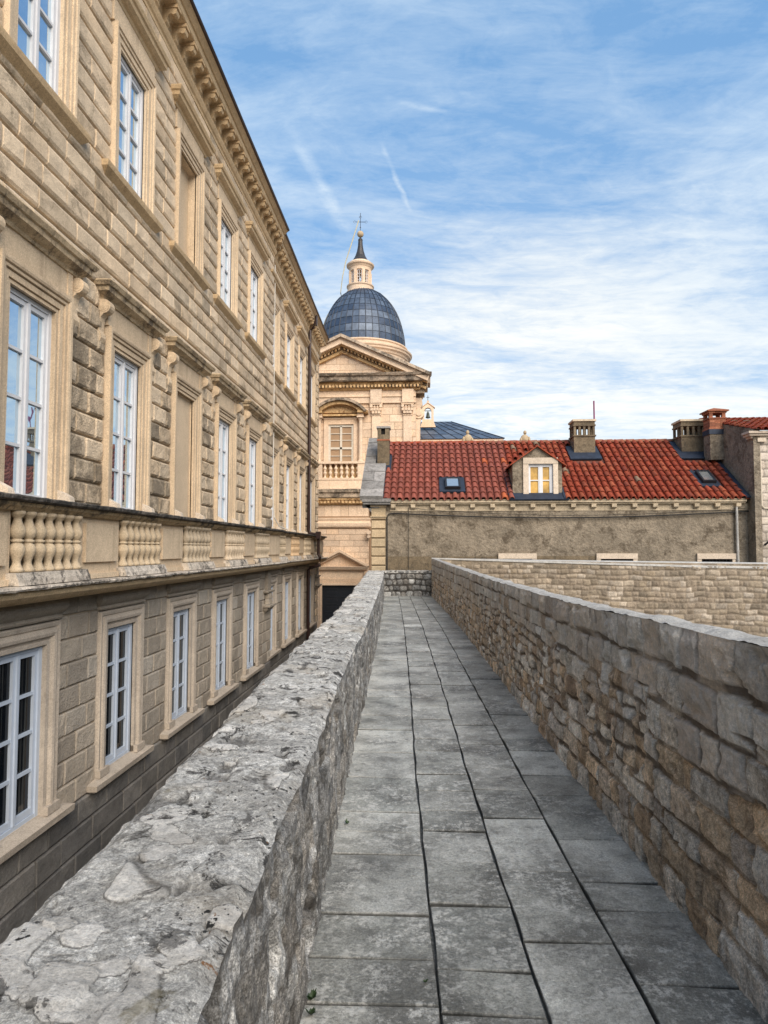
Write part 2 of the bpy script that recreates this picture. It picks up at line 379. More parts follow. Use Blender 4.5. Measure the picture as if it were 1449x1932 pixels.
M['house'] = stone('house_old_render', [(0.245, 0.205, 0.155), (0.27, 0.228, 0.175)], mott=1.3, mott_amt=0.32, fine=14, bump_d=0.03, lich_amt=0.85,
                   lich_scale=1.8, lich_thr=0.53, lichen=(0.085, 0.065, 0.045), gain=(0.9, 1.05), streaks=0.25, pits=1.0)
M['housepale'] = stone('house_eaves_stone', [(0.52, 0.43, 0.31), (0.58, 0.48, 0.35)], mott=1.2, mott_amt=0.2, fine=20, bump_d=0.006, lich_amt=0.5,
                       lich_scale=3, lich_thr=0.56, lichen=(0.12, 0.10, 0.07), gain=(0.88, 1.05))
M['quoin'] = stone('quoin_stone', [(0.50, 0.385, 0.25), (0.45, 0.36, 0.24)], mott=1.2, mott_amt=0.15, fine=20, bump_d=0.008, lich_amt=0.3,
                   lich_thr=0.6, lichen=(0.15, 0.10, 0.06), gain=(0.88, 1.05))
M['slab'] = stone('gable_slab_stone', [(0.24, 0.235, 0.23), (0.30, 0.29, 0.285), (0.20, 0.195, 0.19)], mott=2, mott_amt=0.3, fine=18, bump_d=0.012,
                  lich_amt=0.6, lich_scale=3, lich_thr=0.54, lichen=(0.09, 0.085, 0.08), gain=(0.8, 1.1))
M['white_stone'] = stone('pale_limestone', [(0.55, 0.46, 0.37), (0.6, 0.51, 0.41)], mott=2, mott_amt=0.14, fine=25, bump_d=0.003, lich_amt=0.4,
                         lich_thr=0.59, lichen=(0.2, 0.16, 0.12), gain=(0.9, 1.05))
M['rubble'] = stone('white_rubble_masonry', [(0.52, 0.45, 0.38), (0.58, 0.51, 0.44), (0.43, 0.37, 0.31), (0.62, 0.54, 0.45)], mott=2, mott_amt=0.15,
                    fine=22, bump_d=0.008, joint=(0.16, 0.14, 0.12), lich_amt=0.3, lich_thr=0.6, gain=(0.85, 1.08))
M['chim'] = stone('chimney_render', [(0.15, 0.115, 0.075), (0.19, 0.15, 0.10)], mott=2, mott_amt=0.3, fine=20, bump_d=0.012, lich_amt=0.6,
                  lich_scale=3, lich_thr=0.54, gain=(0.85, 1.1))
M['brick'] = stone('chimney_brick', [(0.33, 0.12, 0.065), (0.26, 0.10, 0.06), (0.38, 0.16, 0.09)], mott=4, mott_amt=0.25, fine=25, bump_d=0.006,
                   lich_amt=0.4, lich_thr=0.57, gain=(0.8, 1.1))
M['tile'] = stone('new_roof_tiles', [(0.25, 0.075, 0.055), (0.29, 0.09, 0.065), (0.235, 0.078, 0.06), (0.27, 0.082, 0.055)], mott=3, mott_amt=0.12, fine=30,
                  bump_d=0.003, lich_amt=0.15, lich_thr=0.6, lichen=(0.12, 0.05, 0.04), gain=(0.8, 1.15), rough=0.85, spec=.15, joint=(0.50, 0.13, 0.05))
M['tileold'] = stone('old_roof_tiles', [(0.25, 0.050, 0.028), (0.30, 0.062, 0.032), (0.27, 0.055, 0.030), (0.33, 0.09, 0.045), (0.20, 0.046, 0.030)], mott=3,
                     mott_amt=0.25, fine=30, bump_d=0.005, lich_amt=0.45, lich_scale=3, lich_thr=0.57, lichen=(0.09, 0.055, 0.04), gain=(0.84, 1.1),
                     rough=0.88, spec=.15, joint=(0.22, 0.19, 0.13))
M['pan'] = plain('roof_channel_tiles', (0.11, 0.035, 0.022), 0.85, noise=0.3)
M['slabpath'] = None
M['wood'] = plain('white_window_paint', (0.62, 0.63, 0.66), 0.45, noise=0.04)
M['woodold'] = plain('flaking_window_paint', (0.6, 0.55, 0.47), 0.6, noise=0.18, scale=14)
M['woodlow'] = plain('pale_blue_window_paint', (0.45, 0.51, 0.60), 0.42, noise=0.04)
M['gutter'] = plain('dark_brown_gutter_metal', (0.045, 0.025, 0.02), 0.45, metal=0.3, noise=0.3)
M['pipe'] = plain('brown_drainpipe_metal', (0.03, 0.014, 0.012), 0.4, metal=0.2, noise=0.2)
M['iron'] = plain('dark_iron', (0.035, 0.035, 0.04), 0.5, metal=0.6)
M['cable'] = plain('black_cable', (0.012, 0.012, 0.013), 0.6)
M['cablew'] = plain('white_cable', (0.6, 0.57, 0.52), 0.6)
M['lead'] = plain('lead_flashing', (0.02, 0.03, 0.052), 0.7, metal=0.2, noise=0.3, scale=4)
M['void'] = plain('dark_opening', (0.012, 0.01, 0.009), 0.9, noise=0.0)
M['bronze'] = plain('bell_bronze', (0.05, 0.06, 0.05), 0.5, metal=0.5)
M['door'] = plain('dark_door_paint', (0.012, 0.016, 0.024), 0.4, noise=0.2)
M['ochre'] = plain('ochre_painted_reflection', (0.50, 0.30, 0.07), 0.5, noise=0.45, scale=3.0)  # dormer pane: golden wall reflection painted into the colour
M['beige_curtain'] = plain('beige_curtain', (0.36, 0.24, 0.12), 0.7, noise=0.2, scale=3.0)
M['green'] = plain('weed_leaves', (0.03, 0.06, 0.02), 0.6, noise=0.4, scale=30)
M['magenta'] = plain('purple_painted_rod', (0.20, 0.02, 0.11), 0.6, spec=.2)
M['cream'] = plain('cream_pipe', (0.62, 0.55, 0.44), 0.6)

def glass(name, tint, metal, curtain):
    m, T, b = new_mat(name)
    b.inputs['Base Color'].default_value = (*tint, 1); b.inputs['Roughness'].default_value = 0.015
    b.inputs['Metallic'].default_value = metal; b.inputs['IOR'].default_value = 1.5
    p = wpos(T)
    T.link(bump(T, T.noise(p, 2.2, 2, 0.4), 0.25, 0.012), b.inputs['Normal'])
    return m
M['glassup'] = glass('reflecting_pane', (0.50, 0.62, 0.72), 0.93, False)
m, T, b = new_mat('dark_pane_with_curtain'); p = wpos(T)
cw = T.noise(T.mapping(p, scale=(1, 9, 0.12)), 1.0, 3, 0.5)
T.link(T.mix(T.rng(cw, 0.50, 0.56), (0.004, 0.006, 0.009), (0.05, 0.052, 0.05)), b.inputs['Base Color'])
b.inputs['Roughness'].default_value = 0.03; b.inputs['IOR'].default_value = 1.35
M['glasslow'] = m
m, T, b = new_mat('skylight_pane'); b.inputs['Base Color'].default_value = (0.55, 0.6, 0.62, 1); b.inputs['Metallic'].default_value = 0.8; b.inputs['Roughness'].default_value = 0.12
M['skypane'] = m

# lead sheets of the dome and chapel roof
m, T, b = new_mat('dome_lead_sheets'); p = wpos(T); a = attr(T)
c = T.ramp(a[0], [(0, (0.032, 0.052, 0.092)), (0.45, (0.055, 0.080, 0.125)), (0.8, (0.085, 0.115, 0.165)), (1, (0.12, 0.15, 0.20))])
c = T.mix(1.0, c, T.rng(T.noise(p, 2.0, 8, 0.7), 0.3, 0.7, 0.6, 1.45), 'MULTIPLY')
T.link(c, b.inputs['Base Color']); b.inputs['Metallic'].default_value = 0.25; b.inputs['Roughness'].default_value = 0.5
T.link(bump(T, T.noise(p, 5, 5, 0.6), 0.5, 0.03), b.inputs['Normal'])
M['dome'] = m
M['seam'] = plain('dark_lead_seams', (0.02, 0.028, 0.045), 0.5, metal=0.2)
M['capdark'] = plain('dark_lantern_cap', (0.04, 0.036, 0.036), 0.5, metal=0.2, noise=0.4, scale=3)
M['greenedge'] = plain('pale_strip', (0.42, 0.40, 0.30), 0.6)

# paving
m, T, b = new_mat('worn_limestone_paving'); p = wpos(T); a = attr(T)
c = T.ramp(a[0], [(0, (0.225, 0.232, 0.218)), (0.35, (0.275, 0.28, 0.26)), (0.7, (0.32, 0.32, 0.295)), (1, (0.41, 0.415, 0.39))])
c = T.mix(1.0, c, T.rng(a[1], 0, 1, 0.74, 1.28), 'MULTIPLY')
n1 = T.noise(p, 2.2, 7, 0.62, 0.3)
c = T.mix(1.0, c, T.rng(n1, 0.38, 0.62, 0.55, 1.5), 'MULTIPLY')
n2 = T.math('ADD', T.math('MULTIPLY', T.noise(p, 30, 9, 0.85), 0.6), T.math('MULTIPLY', T.noise(p, 7, 6, 0.8), 0.4))
ng = T.math('MULTIPLY', T.rng(T.noise(p, 85, 5, 0.8), 0.34, 0.66, 0.55, 1.45), T.rng(T.noise(p, 220, 2, 0.6), 0.3, 0.7, 0.8, 1.2))
c = T.mix(1.0, c, ng, 'MULTIPLY')
n3 = T.noise(p, 1.6, 4, 0.6)
sc_ = T.math('MULTIPLY', T.rng(n2, 0.50, 0.56), T.rng(n3, 0.36, 0.58, 0.3, 1.0), clamp=True)
c = T.mix(sc_, c, (0.66, 0.655, 0.62))
nd = T.noise(p, 9, 8, 0.75, 0.2)
c = T.mix(T.rng(nd, 0.54, 0.64, 0, 0.6), c, (0.12, 0.122, 0.115))
c = T.mix(a[2], c, (0.02, 0.021, 0.02))
T.link(c, b.inputs['Base Color'])
T.link(T.rng(n2, 0.4, 0.62, 0.30, 0.52), b.inputs['Roughness']); b.inputs['Specular IOR Level'].default_value = 0.55
h = T.math('ADD', T.noise(p, 14, 9, 0.8), T.math('MULTIPLY', n1, 0.8))
T.link(bump(T, h, 1.0, 0.022), b.inputs['Normal'])
M['slabpath'] = m

# top of the left parapet: mortar, embedded flat stones, lichen
m, T, b = new_mat('parapet_top_mortar'); p = wpos(T); a = attr(T)
n1 = T.noise(p, 3.0, 7, 0.62, 0.2); n2 = T.noise(p, 26, 8, 0.75)
c = T.mix(T.rng(n1, 0.38, 0.62), (0.46, 0.45, 0.425), (0.72, 0.71, 0.68))
n4 = T.noise(p, 90, 4, 0.8); n5 = T.noise(p, 210, 2, 0.7)
gr = T.math('MULTIPLY', T.rng(n2, 0.36, 0.64, 0.55, 1.4), T.math('MULTIPLY', T.rng(n4, 0.34, 0.66, 0.55, 1.4), T.rng(n5, 0.35, 0.65, 0.75, 1.25)))
c = T.mix(1.0, c, gr, 'MULTIPLY')
flat = T.mix(a[0], (0.60, 0.58, 0.545), (0.88, 0.855, 0.81))
flat = T.mix(1.0, flat, T.math('POWER', gr, 0.45), 'MULTIPLY')
c = T.mix(T.rng(T.math('ADD', a[1], T.math('MULTIPLY', T.math('SUBTRACT', n2, 0.5), 1.2)), 0.35, 0.6), c, flat)
eg = T.math('MULTIPLY', T.rng(a[1], 0.06, 0.25), T.rng(a[1], 0.6, 0.3)); c = T.mix(T.math('MULTIPLY', T.math('MULTIPLY', eg, T.rng(n2, 0.42, 0.52)), 0.8), c, (0.09, 0.085, 0.078))
c = T.mix(T.rng(T.noise(p, 2.3, 5, 0.6), 0.52, 0.66, 0, 0.35), c, (0.50, 0.42, 0.31))
l1 = T.noise(p, 6, 9, 0.78, 0.6)
c = T.mix(T.math('MULTIPLY', T.rng(l1, 0.555, 0.585, 0, .9), T.rng(T.noise(p, 2.0, 3), 0.34, 0.5), clamp=True), c, (0.035, 0.033, 0.032))
s1 = T.noise(p, 38, 4, 0.6)
c = T.mix(T.math('MULTIPLY', T.rng(s1, 0.60, 0.63), T.rng(T.noise(p, 1.7, 3), 0.40, 0.56), clamp=True), c, (0.03, 0.03, 0.03))
o1 = T.noise(p, 7.5, 5, 0.65, 0.8)
c = T.mix(T.rng(o1, 0.665, 0.69, 0, 0.9), c, (0.27, 0.12, 0.035))
c = T.mix(T.rng(T.noise(p, 5.1, 5, 0.6, 0.4), 0.68, 0.73, 0, 0.55), c, (0.16, 0.13, 0.05))
c = T.mix(T.math('MULTIPLY', a[2], 0.8), c, (0.05, 0.047, 0.043))
T.link(c, b.inputs['Base Color']); b.inputs['Roughness'].default_value = 0.88; b.inputs['Specular IOR Level'].default_value = 0.25
h = T.math('ADD', T.math('ADD', T.noise(p, 18, 9, 0.8), T.math('MULTIPLY', n4, 0.25)), T.math('MULTIPLY', T.rng(l1, 0.55, 0.62), -0.25))
T.link(bump(T, h, 1.0, 0.035), b.inputs['Normal'])
M['ltop'] = m
m, T, b = new_mat('street_stone'); p = wpos(T)
T.link(T.mix(T.rng(T.noise(p, 1.5, 6), 0.35, 0.65), (0.16, 0.15, 0.13), (0.26, 0.24, 0.21)), b.inputs['Base Color']); b.inputs['Roughness'].default_value = 0.7
M['street'] = m
M['hill'] = plain('scrub_hillside', (0.045, 0.055, 0.03), 0.95, noise=0.6, scale=0.06)

# ------------------------------------------------------------------ ground and hills
g = MB(); g.add([(-3000, -3000, -4.5), (3000, -3000, -4.5), (3000, 3000, -4.5), (-3000, 3000, -4.5)], [(0, 1, 2, 3)])
tag(g.build('ground', M['street']), kind='structure')
na, nr = 70, 10
ang = np.linspace(R(29.5), R(150), na); rr = np.linspace(180, 900, nr)
A_, R_ = np.meshgrid(ang, rr, indexing='ij')
Z_ = (np.sin(np.linspace(0, math.pi, nr))[None, :] ** 0.8) * (70 + 120 * (fbm(A_ * 5, R_ * 0.004, 5, 3) + 0.55)) * np.clip((A_ - R(29.5)) / 0.12, 0, 1) - 5
P_ = np.stack([np.sin(A_) * R_, np.cos(A_) * R_, Z_], -1)
tag(grid_obj('hills', P_, np.random.RandomState(1).rand(na, nr, 3), M['hill']), kind='structure')

# ================================================================== PALACE (left)
palace = tag(empty('palace', (-5, 12, -4.5)), 'long three-storey rusticated stone palace with balustraded ledge and bracketed cornice beside the walkway', 'palace')
palace_inv = Vector((5, -12, 4.5))
def pal(o):   # parts are modelled in world coordinates
    o.parent = palace; o.location = palace_inv; return o
YA0, YC, YE = -2.0, 21.35, 32.6
def fa(p, y, z): return (-5.0 + p, y, z)
def fb(p, y, z): return (-5.15 - 0.0135 * (y - YC) + p, y, z)
CA = [2.52, 5.24, 7.97, 10.66, 13.38, 16.10, 18.86]; BLIND = 4
CB = [22.02, 24.80, 27.60, 30.42]
SECT = [(fa, YA0, YC, CA), (fb, YC, YE, CB)]

def block(mb, f, y0, y1, z0, z1, p, by, bz, n=2, jit=0.005, tone=None):
    w = y1 - y0; h = z1 - z0; by = min(by, w * 0.35); bz = min(bz, h * 0.35)
    ys = [y0, y0 + by * 0.35, y0 + by] + [y0 + w * k / (n + 1) for k in range(1, n + 1)] + [y1 - by, y1 - by * 0.35, y1]
    zs = [z0, z0 + bz * 0.35, z0 + bz] + [z0 + h * 0.5] + [z1 - bz, z1 - bz * 0.35, z1]
    hy = [0, 0.62, 1] + [1] * n + [1, 0.62, 0]; hz = [0, 0.62, 1, 1.04, 1, 0.62, 0]
    vs = []; fs = []; ny = len(ys); nz = len(zs)
    tl = random.uniform(-0.006, 0.006)
    for j, z in enumerate(zs):
        for i, y in enumerate(ys):
            k = min(hy[i], hz[j]) if min(hy[i], hz[j]) < 1 else 1.0
            vs.append(f(p * k + (random.uniform(-jit, jit) + tl if k >= 0.6 else 0) - (0.02 if k == 0 else 0), y, z))
    for j in range(nz - 1):
        for i in range(ny - 1):
            fs.append((j * ny + i, j * ny + i + 1, (j + 1) * ny + i + 1, (j + 1) * ny + i))
    mb.add(vs, fs, tone)

def fill_row(mb, f, y0, y1, z0, z1, p, by, bz, wmin, wmax, gap=0.004, jit=0.005):
    L = y1 - y0
    if L < 0.06: return
    n = max(1, round(L / random.uniform(wmin, wmax)))
    ws = [random.uniform(0.7, 1.35) for _ in range(n)]; s = sum(ws); y = y0
    for w in ws:
        w = w / s * L
        block(mb, f, y + gap, y + w - gap, z0 + gap, z1 - gap, p, by, bz, 2, jit); y += w

def gaps(y0, y1, cs, hw):
    out = []; y = y0
    for c in sorted(cs):
        if c + hw <= y0 or c - hw >= y1: continue
        if c - hw > y: out.append((y, c - hw))
        y = c + hw
    if y < y1: out.append((y, y1))
    return out

up, plin = MB(), MB()
piers, lows = {}, {}
CHT = 0.34
for f, ya, yb, cs in SECT:
    lo = max(ya, 1.0)
    for k in range(27):
        z0 = 2.30 + k * CHT; z1 = z0 + CHT
        if k < 8: hw, mb = 0.80, None
        elif k < 10: hw, mb = 0.93, None
        elif 16 <= k < 23: hw, mb = 0.77, up
        elif 23 <= k < 25: hw, mb = 0.84, up
        else: hw, mb = 0.0, up
        if k >= 10: mb = up
        segs = gaps(lo, yb, cs if hw else [], hw)
        for (a, b_) in segs:
            L = b_ - a
            if k < 10: mb = piers.setdefault(round((a + b_) / 2, 1), MB())
            if k < 10 and L < 1.6:     # piers: alternate two and three blocks
                if k % 2: w3 = [0.24, 0.52, 0.24]
                else: w3 = [0.5 + random.uniform(-.06, .06)]; w3.append(1 - w3[0])
                y = a
                for q in w3:
                    q2 = q * L; block(mb, f, y + .004, y + q2 - .004, z0 + .004, z1 - .004, 0.055, 0.028, 0.045, 2, 0.008); y += q2
            else:
                fill_row(mb, f, a, b_, z0, z1, 0.055 if k < 16 else 0.045, 0.012, 0.062, 0.5, 0.85)
    for k in range(9):
        z1 = 1.06 - k * 0.335; z0 = z1 - 0.335
        for (a, b_) in gaps(lo, yb, cs, 0.80):
            L = b_ - a; low = lows.setdefault(round((a + b_) / 2, 1), MB())
            if L < 1.6:
                w3 = [0.22, 0.52, 0.26] if k % 2 else [0.5 + random.uniform(-.07, .07)]
                if len(w3) == 1: w3.append(1 - w3[0])
                y = a
                for q in w3:
                    q2 = q * L; block(low, f, y + .004, y + q2 - .004, z0 + .004, z1 - .004, 0.035, 0.02, 0.025, 2, 0.006); y += q2
            else: fill_row(low, f, a, b_, z0, z1, 0.035, 0.02, 0.025, 0.45, 0.7)
    for k in range(7):
        z1 = -1.955 - k * 0.37; z0 = z1 - 0.37
        fill_row(plin, f, lo, yb, z0, z1, 0.05, 0.02, 0.03, 0.6, 0.95)

pal(up.build('upper_wall_blocks', M['ashlar']))
for q in piers.values(): pal(q.build('weathered_pier', M['pier']))
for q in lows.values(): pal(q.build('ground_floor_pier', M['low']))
pal(plin.build('plinth_blocks', M['plinth']))

# backing wall with window openings, reveals, body
mb = MB()
for f, ya, yb, cs in SECT:
    ops = [(c - 0.5, c + 0.5, z0, z1) for c in cs for (z0, z1) in ((-1.80, 0.40), (2.2, 4.86), (7.72, 9.92))]
    ys = sorted(set([ya, yb] + [v for o in ops for v in o[:2]])); zs = sorted(set([-4.5, 12.2] + [v for o in ops for v in o[2:]]))
    for i in range(len(ys) - 1):
        for j in range(len(zs) - 1):
            cyy = (ys[i] + ys[i + 1]) / 2; czz = (zs[j] + zs[j + 1]) / 2
            if any(o[0] < cyy < o[1] and o[2] < czz < o[3] for o in ops): continue
            mb.add([f(0, ys[i], zs[j]), f(0, ys[i + 1], zs[j]), f(0, ys[i + 1], zs[j + 1]), f(0, ys[i], zs[j + 1])], [(0, 1, 2, 3)], (0.3, 0.3, 0.6))
    mb.add([f(0, yb, -4.5), f(-9, yb, -4.5), f(-9, yb, 12.2), f(0, yb, 12.2)], [(0, 1, 2, 3)], (0.4, 0.5, 0))
    mb.add([f(-9, ya, -4.5), f(-9, yb, -4.5), f(-9, yb, 12.2), f(-9, ya, 12.2)], [(0, 1, 2, 3)], (0.4, 0.5, 0))
mb.add([fa(0, YA0, -4.5), fa(-9, YA0, -4.5), fa(-9, YA0, 12.2), fa(0, YA0, 12.2)], [(0, 1, 2, 3)], (0.4, 0.5, 0))
pal(mb.build('wall', M['trim'], fix=False))
mb = MB(); mb.add([(-4.55, YA0, 12.36), (-4.6, YC, 12.36), (-4.9, YE + .4, 12.36), (-9.5, YE + .4, 14.3), (-9.5, YA0, 14.3), (-14, YA0, 12.3), (-14, YE, 12.3)],
                  [(0, 1, 2, 3, 4), (4, 3, 6, 5)]); pal(mb.build('roof', M['tile']))

# quoin at the far end of the palace
mb = MB()
for k in range(27 + 9):
    z0 = (2.30 + k * CHT) if k < 27 else (1.06 - (k - 26) * 0.335)
    w = 0.42 if k % 2 else 0.6
    if k == 27: pal(mb.build('corner_quoins', M['ashlar'])); mb = MB()
    block(mb, lambda p, y, z: fb(p + 0.03, y, z), YE - w, YE, z0 + .005, z0 + CHT - .005, 0.05, .03, .04, 1)
pal(mb.build('corner_quoins', M['ashlar']))

def sweep(mb, f, path, tone=None):
    """path: list of rows, each row is a list of points (p,y,z); skins between successive rows"""
    m = len(path); n = len(path[0]); vs = [f(*q) for row in path for q in row]; fs = []
    for i in range(m - 1):
        for j in range(n - 1):
            fs.append((i * n + j, i * n + j + 1, (i + 1) * n + j + 1, (i + 1) * n + j))
    mb.add(vs, fs, tone)
def frame3(mb, f, y0, y1, z0, z1, prof, tone=None):
    """moulding round an opening on three sides; prof = (outward offset, projection)"""
    rows = [[(p, y0 - o, z0) for o, p in prof], [(p, y0 - o, z1 + o) for o, p in prof],
            [(p, y1 + o, z1 + o) for o, p in prof], [(p, y1 + o, z0) for o, p in prof]]
    sweep(mb, f, rows, tone)
    for r in (rows[0], rows[3]): mb.add([f(*q) for q in r], [tuple(range(len(r)))], tone)
def cornice(mb, f, y0, y1, prof, tone=None, nseg=1, jit=0.0):
    """projecting horizontal moulding with returned ends; prof = (z, projection)"""
    rows = [[(0, y0 - p, z) for z, p in prof]]
    for i in range(nseg + 1):
        t_ = i / nseg
        rows.append([(max(0.005, p + (random.uniform(-jit, jit) if p > 0.02 else 0)), y0 - p + (y1 - y0 + 2 * p) * t_, z + (random.uniform(-jit, jit) * .6 if p > .02 else 0)) for z, p in prof])
    rows.append([(0, y1 + p, z) for z, p in prof])
    sweep(mb, f, rows, tone)

F0 = lambda p, y, z: (p, y, z)
def make_window(kind):
    """modelled round local y = 0 with p along local x; world heights"""
    z0, z1, rows = {'mid': (2.22, 4.86, 4), 'up': (7.72, 9.92, 4), 'low': (-1.80, 0.40, 4)}[kind]
    wood = M['woodlow'] if kind == 'low' else M['wood']
    mb = MB(); x = -0.075
    def bar(ya, yb, za, zb, d0=0.0, d1=0.05): mb.box(x + d0 - 0.03, x + d1, ya, yb, za, zb, (0.5, 0.5, 0))
    bar(-0.5, -0.435, z0, z1, -.02, .06); bar(0.435, 0.5, z0, z1, -.02, .06); bar(-0.435, 0.435, z1 - 0.06, z1, -.02, .054); bar(-0.44, 0.44, z0, z0 + 0.05, -.02, .054)
    for s in (-1, 1):   # two casements
        a, b_ = (0.015, 0.435)
        ya, yb = (a, b_) if s > 0 else (-b_, -a)
        bar(ya, ya + 0.055, z0 + .055, z1 - .065, 0, .036); bar(yb - 0.055, yb, z0 + .055, z1 - .065, 0, .036)
        bar(ya + .055, yb - .055, z1 - 0.125, z1 - .065, 0, .035); bar(ya + .055, yb - .055, z0 + .055, z0 + .135, 0, .035)
        for r in range(1, rows):
            zc = z0 + .13 + (z1 - z0 - .25) * r / rows
            bar(ya + .055, yb - .055, zc - .02, zc + .02, 0.004, .030)
    bar(-.022, .022, z0 + .055, z1 - .065, .03, .058)
    w = mb.build('window', wood)
    pn = MB(); pn.box(x - 0.012, x - 0.004, -.44, .44, z0 + .05, z1 - .06)
    pn.build('pane', M['glasslow'] if kind == 'low' else M['glassup'], w)
    rv = MB()
    for s in (-1, 1):
        ya, yb = sorted((s * 0.5, s * 0.55)); rv.box(-0.34, 0.0, ya, yb, z0, z1)
    rv.box(-0.34, 0.0, -.5, .5, z1, z1 + .05); rv.box(-0.34, 0.0, -.55, .55, z0 - 0.06, z0)
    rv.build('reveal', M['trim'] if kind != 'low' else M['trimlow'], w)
    dress(kind, z0, z1, w); return w
def dress(kind, z0, z1, w):
    tr = MB()
    if kind == 'mid':
        frame3(tr, F0, -.5, .5, z0 + .02, z1, [(0, -.02), (0, .05), (.04, .05), (.045, .035), (.055, .035), (.06, .068), (.135, .072), (.14, .05), (.15, .05), (.155, .095), (.19, .10), (.20, .085), (.21, .12), (.24, .13), (.285, .13), (.29, 0.0)])
        tr.box(0.0, 0.075, -.80, .80, z1 + .295, 5.52); tr.box(0.0, 0.09, -.82, -.70, z1 + .3, 5.5, (.2, .6, 0)); tr.box(0.0, 0.09, .70, .82, z1 + .3, 5.5, (.2, .6, 0))
        tr.build('surround', M['trim'], w)
        h = MB(); cornice(h, F0, -.88, .88, [(5.50, 0.0), (5.50, .10), (5.54, .12), (5.56, .15), (5.60, .22), (5.67, .23), (5.68, .26), (5.74, .29), (5.76, .28), (5.80, 0.0)], nseg=14, jit=0.006)
        h.build('hood', M['hood'], w)
        for s in (-1, 1):
            c = MB(); prof = []
            for k in range(13): a = R(-70 + 250 * k / 12); prof.append((0.115 + 0.105 * math.cos(R(110) - a), 5.385 + 0.115 * math.sin(R(110) - a)))
            prof = [(0.03, 5.5)] + [(0.115 + 0.105 * math.cos(R(90 - 180 * k / 8)), 5.385 + 0.11 * math.sin(R(90 - 180 * k / 8))) for k in range(9)] + \
                   [(0.07, 5.22), (0.055, 5.12), (0.05, 5.02), (0.075, 4.96), (0.085, 4.90), (0.06, 4.84), (0.02, 4.83)]
            c.prism([(u, v) for u, v in prof], lambda u, v, a: (u, a, v), s * .95 - .075, s * .95 + .075)
            for side in (-1, 1):
                for rr_, dp in ((.085, .006), (.055, .012), (.028, .018)):
                    n = 14; cyc = s * .95 + side * .075
                    c.prism([(0.115 + rr_ * math.cos(2 * math.pi * k / n), 5.385 + rr_ * math.sin(2 * math.pi * k / n)) for k in range(n)], lambda u, v, a: (u, a, v), cyc, cyc + side * dp)
            c.build('console', M['trim'], w)
            st = MB(); st.prism([(0.0, 2.24), (0.22, 2.24), (0.19, 2.36), (0.0, 2.46)], lambda u, v, a: (u + .05, a, v), s * .66 - .06, s * .66 + .06); st.build('sill_stop', M['white_stone'], w)
    elif kind == 'up':
        frame3(tr, F0, -.5, .5, z0, z1, [(0, -.02), (0, .04), (.045, .04), (.05, .025), (.06, .025), (.065, .06), (.14, .065), (.145, .045), (.155, .045), (.16, .085), (.20, .09), (.21, .08), (.22, .11), (.265, .115), (.27, 0.0)])
        tr.box(0.0, 0.06, -.80, .80, z1 + .275, 10.62); tr.build('surround', M['trim'], w)
        h = MB(); cornice(h, F0, -.85, .85, [(10.58, 0.0), (10.58, .07), (10.63, .09), (10.65, .13), (10.70, .19), (10.77, .20), (10.79, .23), (10.85, .25), (10.87, .25), (10.90, 0.0)], nseg=2, jit=.002)
        h.build('hood', M['cornice'], w)
        s_ = MB(); cornice(s_, F0, -.92, .92, [(7.46, 0.0), (7.46, .04), (7.50, .05), (7.52, .07), (7.58, .13), (7.60, .15), (7.66, .16), (7.69, .16), (7.72, -.1)], nseg=2, jit=.002)
        s_.build('sill', M['cornice'], w)
    else:
        frame3(tr, F0, -.5, .5, z0 + .0, z1, [(0, -.02), (0, .05), (.05, .055), (.055, .04), (.08, .05), (.11, .09), (.15, .10), (.19, .085), (.21, .05), (.225, .07), (.27, .08), (.28, .065), (.295, .0)])
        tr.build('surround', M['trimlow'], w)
        c = MB(); prof = [(0.71, 0.0), (0.71, .07), (0.735, .085), (0.755, .07)] + [(0.77 + 0.26 * k / 8, 0.05 + 0.085 * math.sin(math.pi * k / 8)) for k in range(9)] + [(1.045, 0.0)]
        cornice(c, F0, -.74, .74, prof, nseg=2); c.build('cushion_frieze', M['low'], w)
        s_ = MB(); cornice(s_, F0, -.84, .84, [(-1.97, 0.0), (-1.97, .12), (-1.94, .14), (-1.93, .19), (-1.845, .20), (-1.80, -.1)], nseg=2, jit=.003); s_.build('sill', M['trimlow'], w)
        for s in (-1, 1):
            ft = MB(); ft.box(0.0, .12, s * .65 - .15, s * .65 + .15, -1.81, -1.70); ft.build('surround_foot', M['trimlow'], w)

def place(o, f, c, first, src):
    x, y, _ = f(0, c, 0)
    rz = 0.0 if f is fa else 0.0135
    if first:
        o.parent = palace; o.location = Vector((x, y, 0)) + palace_inv; o.rotation_euler = (0, 0, rz); return o
    return copy_tree(src, palace, Vector((x, y, 0)) + palace_inv, rz)

for kind in ('low', 'mid', 'up'):
    src = None
    for f, ya, yb, cs in SECT:
        for c in cs:
            if c < 4: continue
            if c == CA[BLIND] and kind != 'low': continue
            if src is None: src = place(make_window(kind), f, c, True, None)
            else: place(None, f, c, False, src)
# blind windows of the third visible bay
c3 = CA[BLIND]
for kind, z0, z1, dp in (('mid', 2.22, 4.86, -0.05), ('up', 7.72, 9.92, -0.17)):
    mb = MB(); mb.box(dp - .03, dp, -.5, .5, z0, z1, (0.5, .5, 0))
    w = mb.build('blind_window', M['plaster'])
    rv = MB()
    for s in (-1, 1):
        ya, yb = sorted((s * 0.5, s * 0.54)); rv.box(-0.34, 0.0, ya, yb, z0, z1)
    rv.box(-0.34, 0.0, -.5, .5, z1, z1 + .05); rv.build('reveal', M['trim'], w)
    dress(kind, z0, z1, w); w.parent = palace; w.location = Vector((-5, c3, 0)) + palace_inv

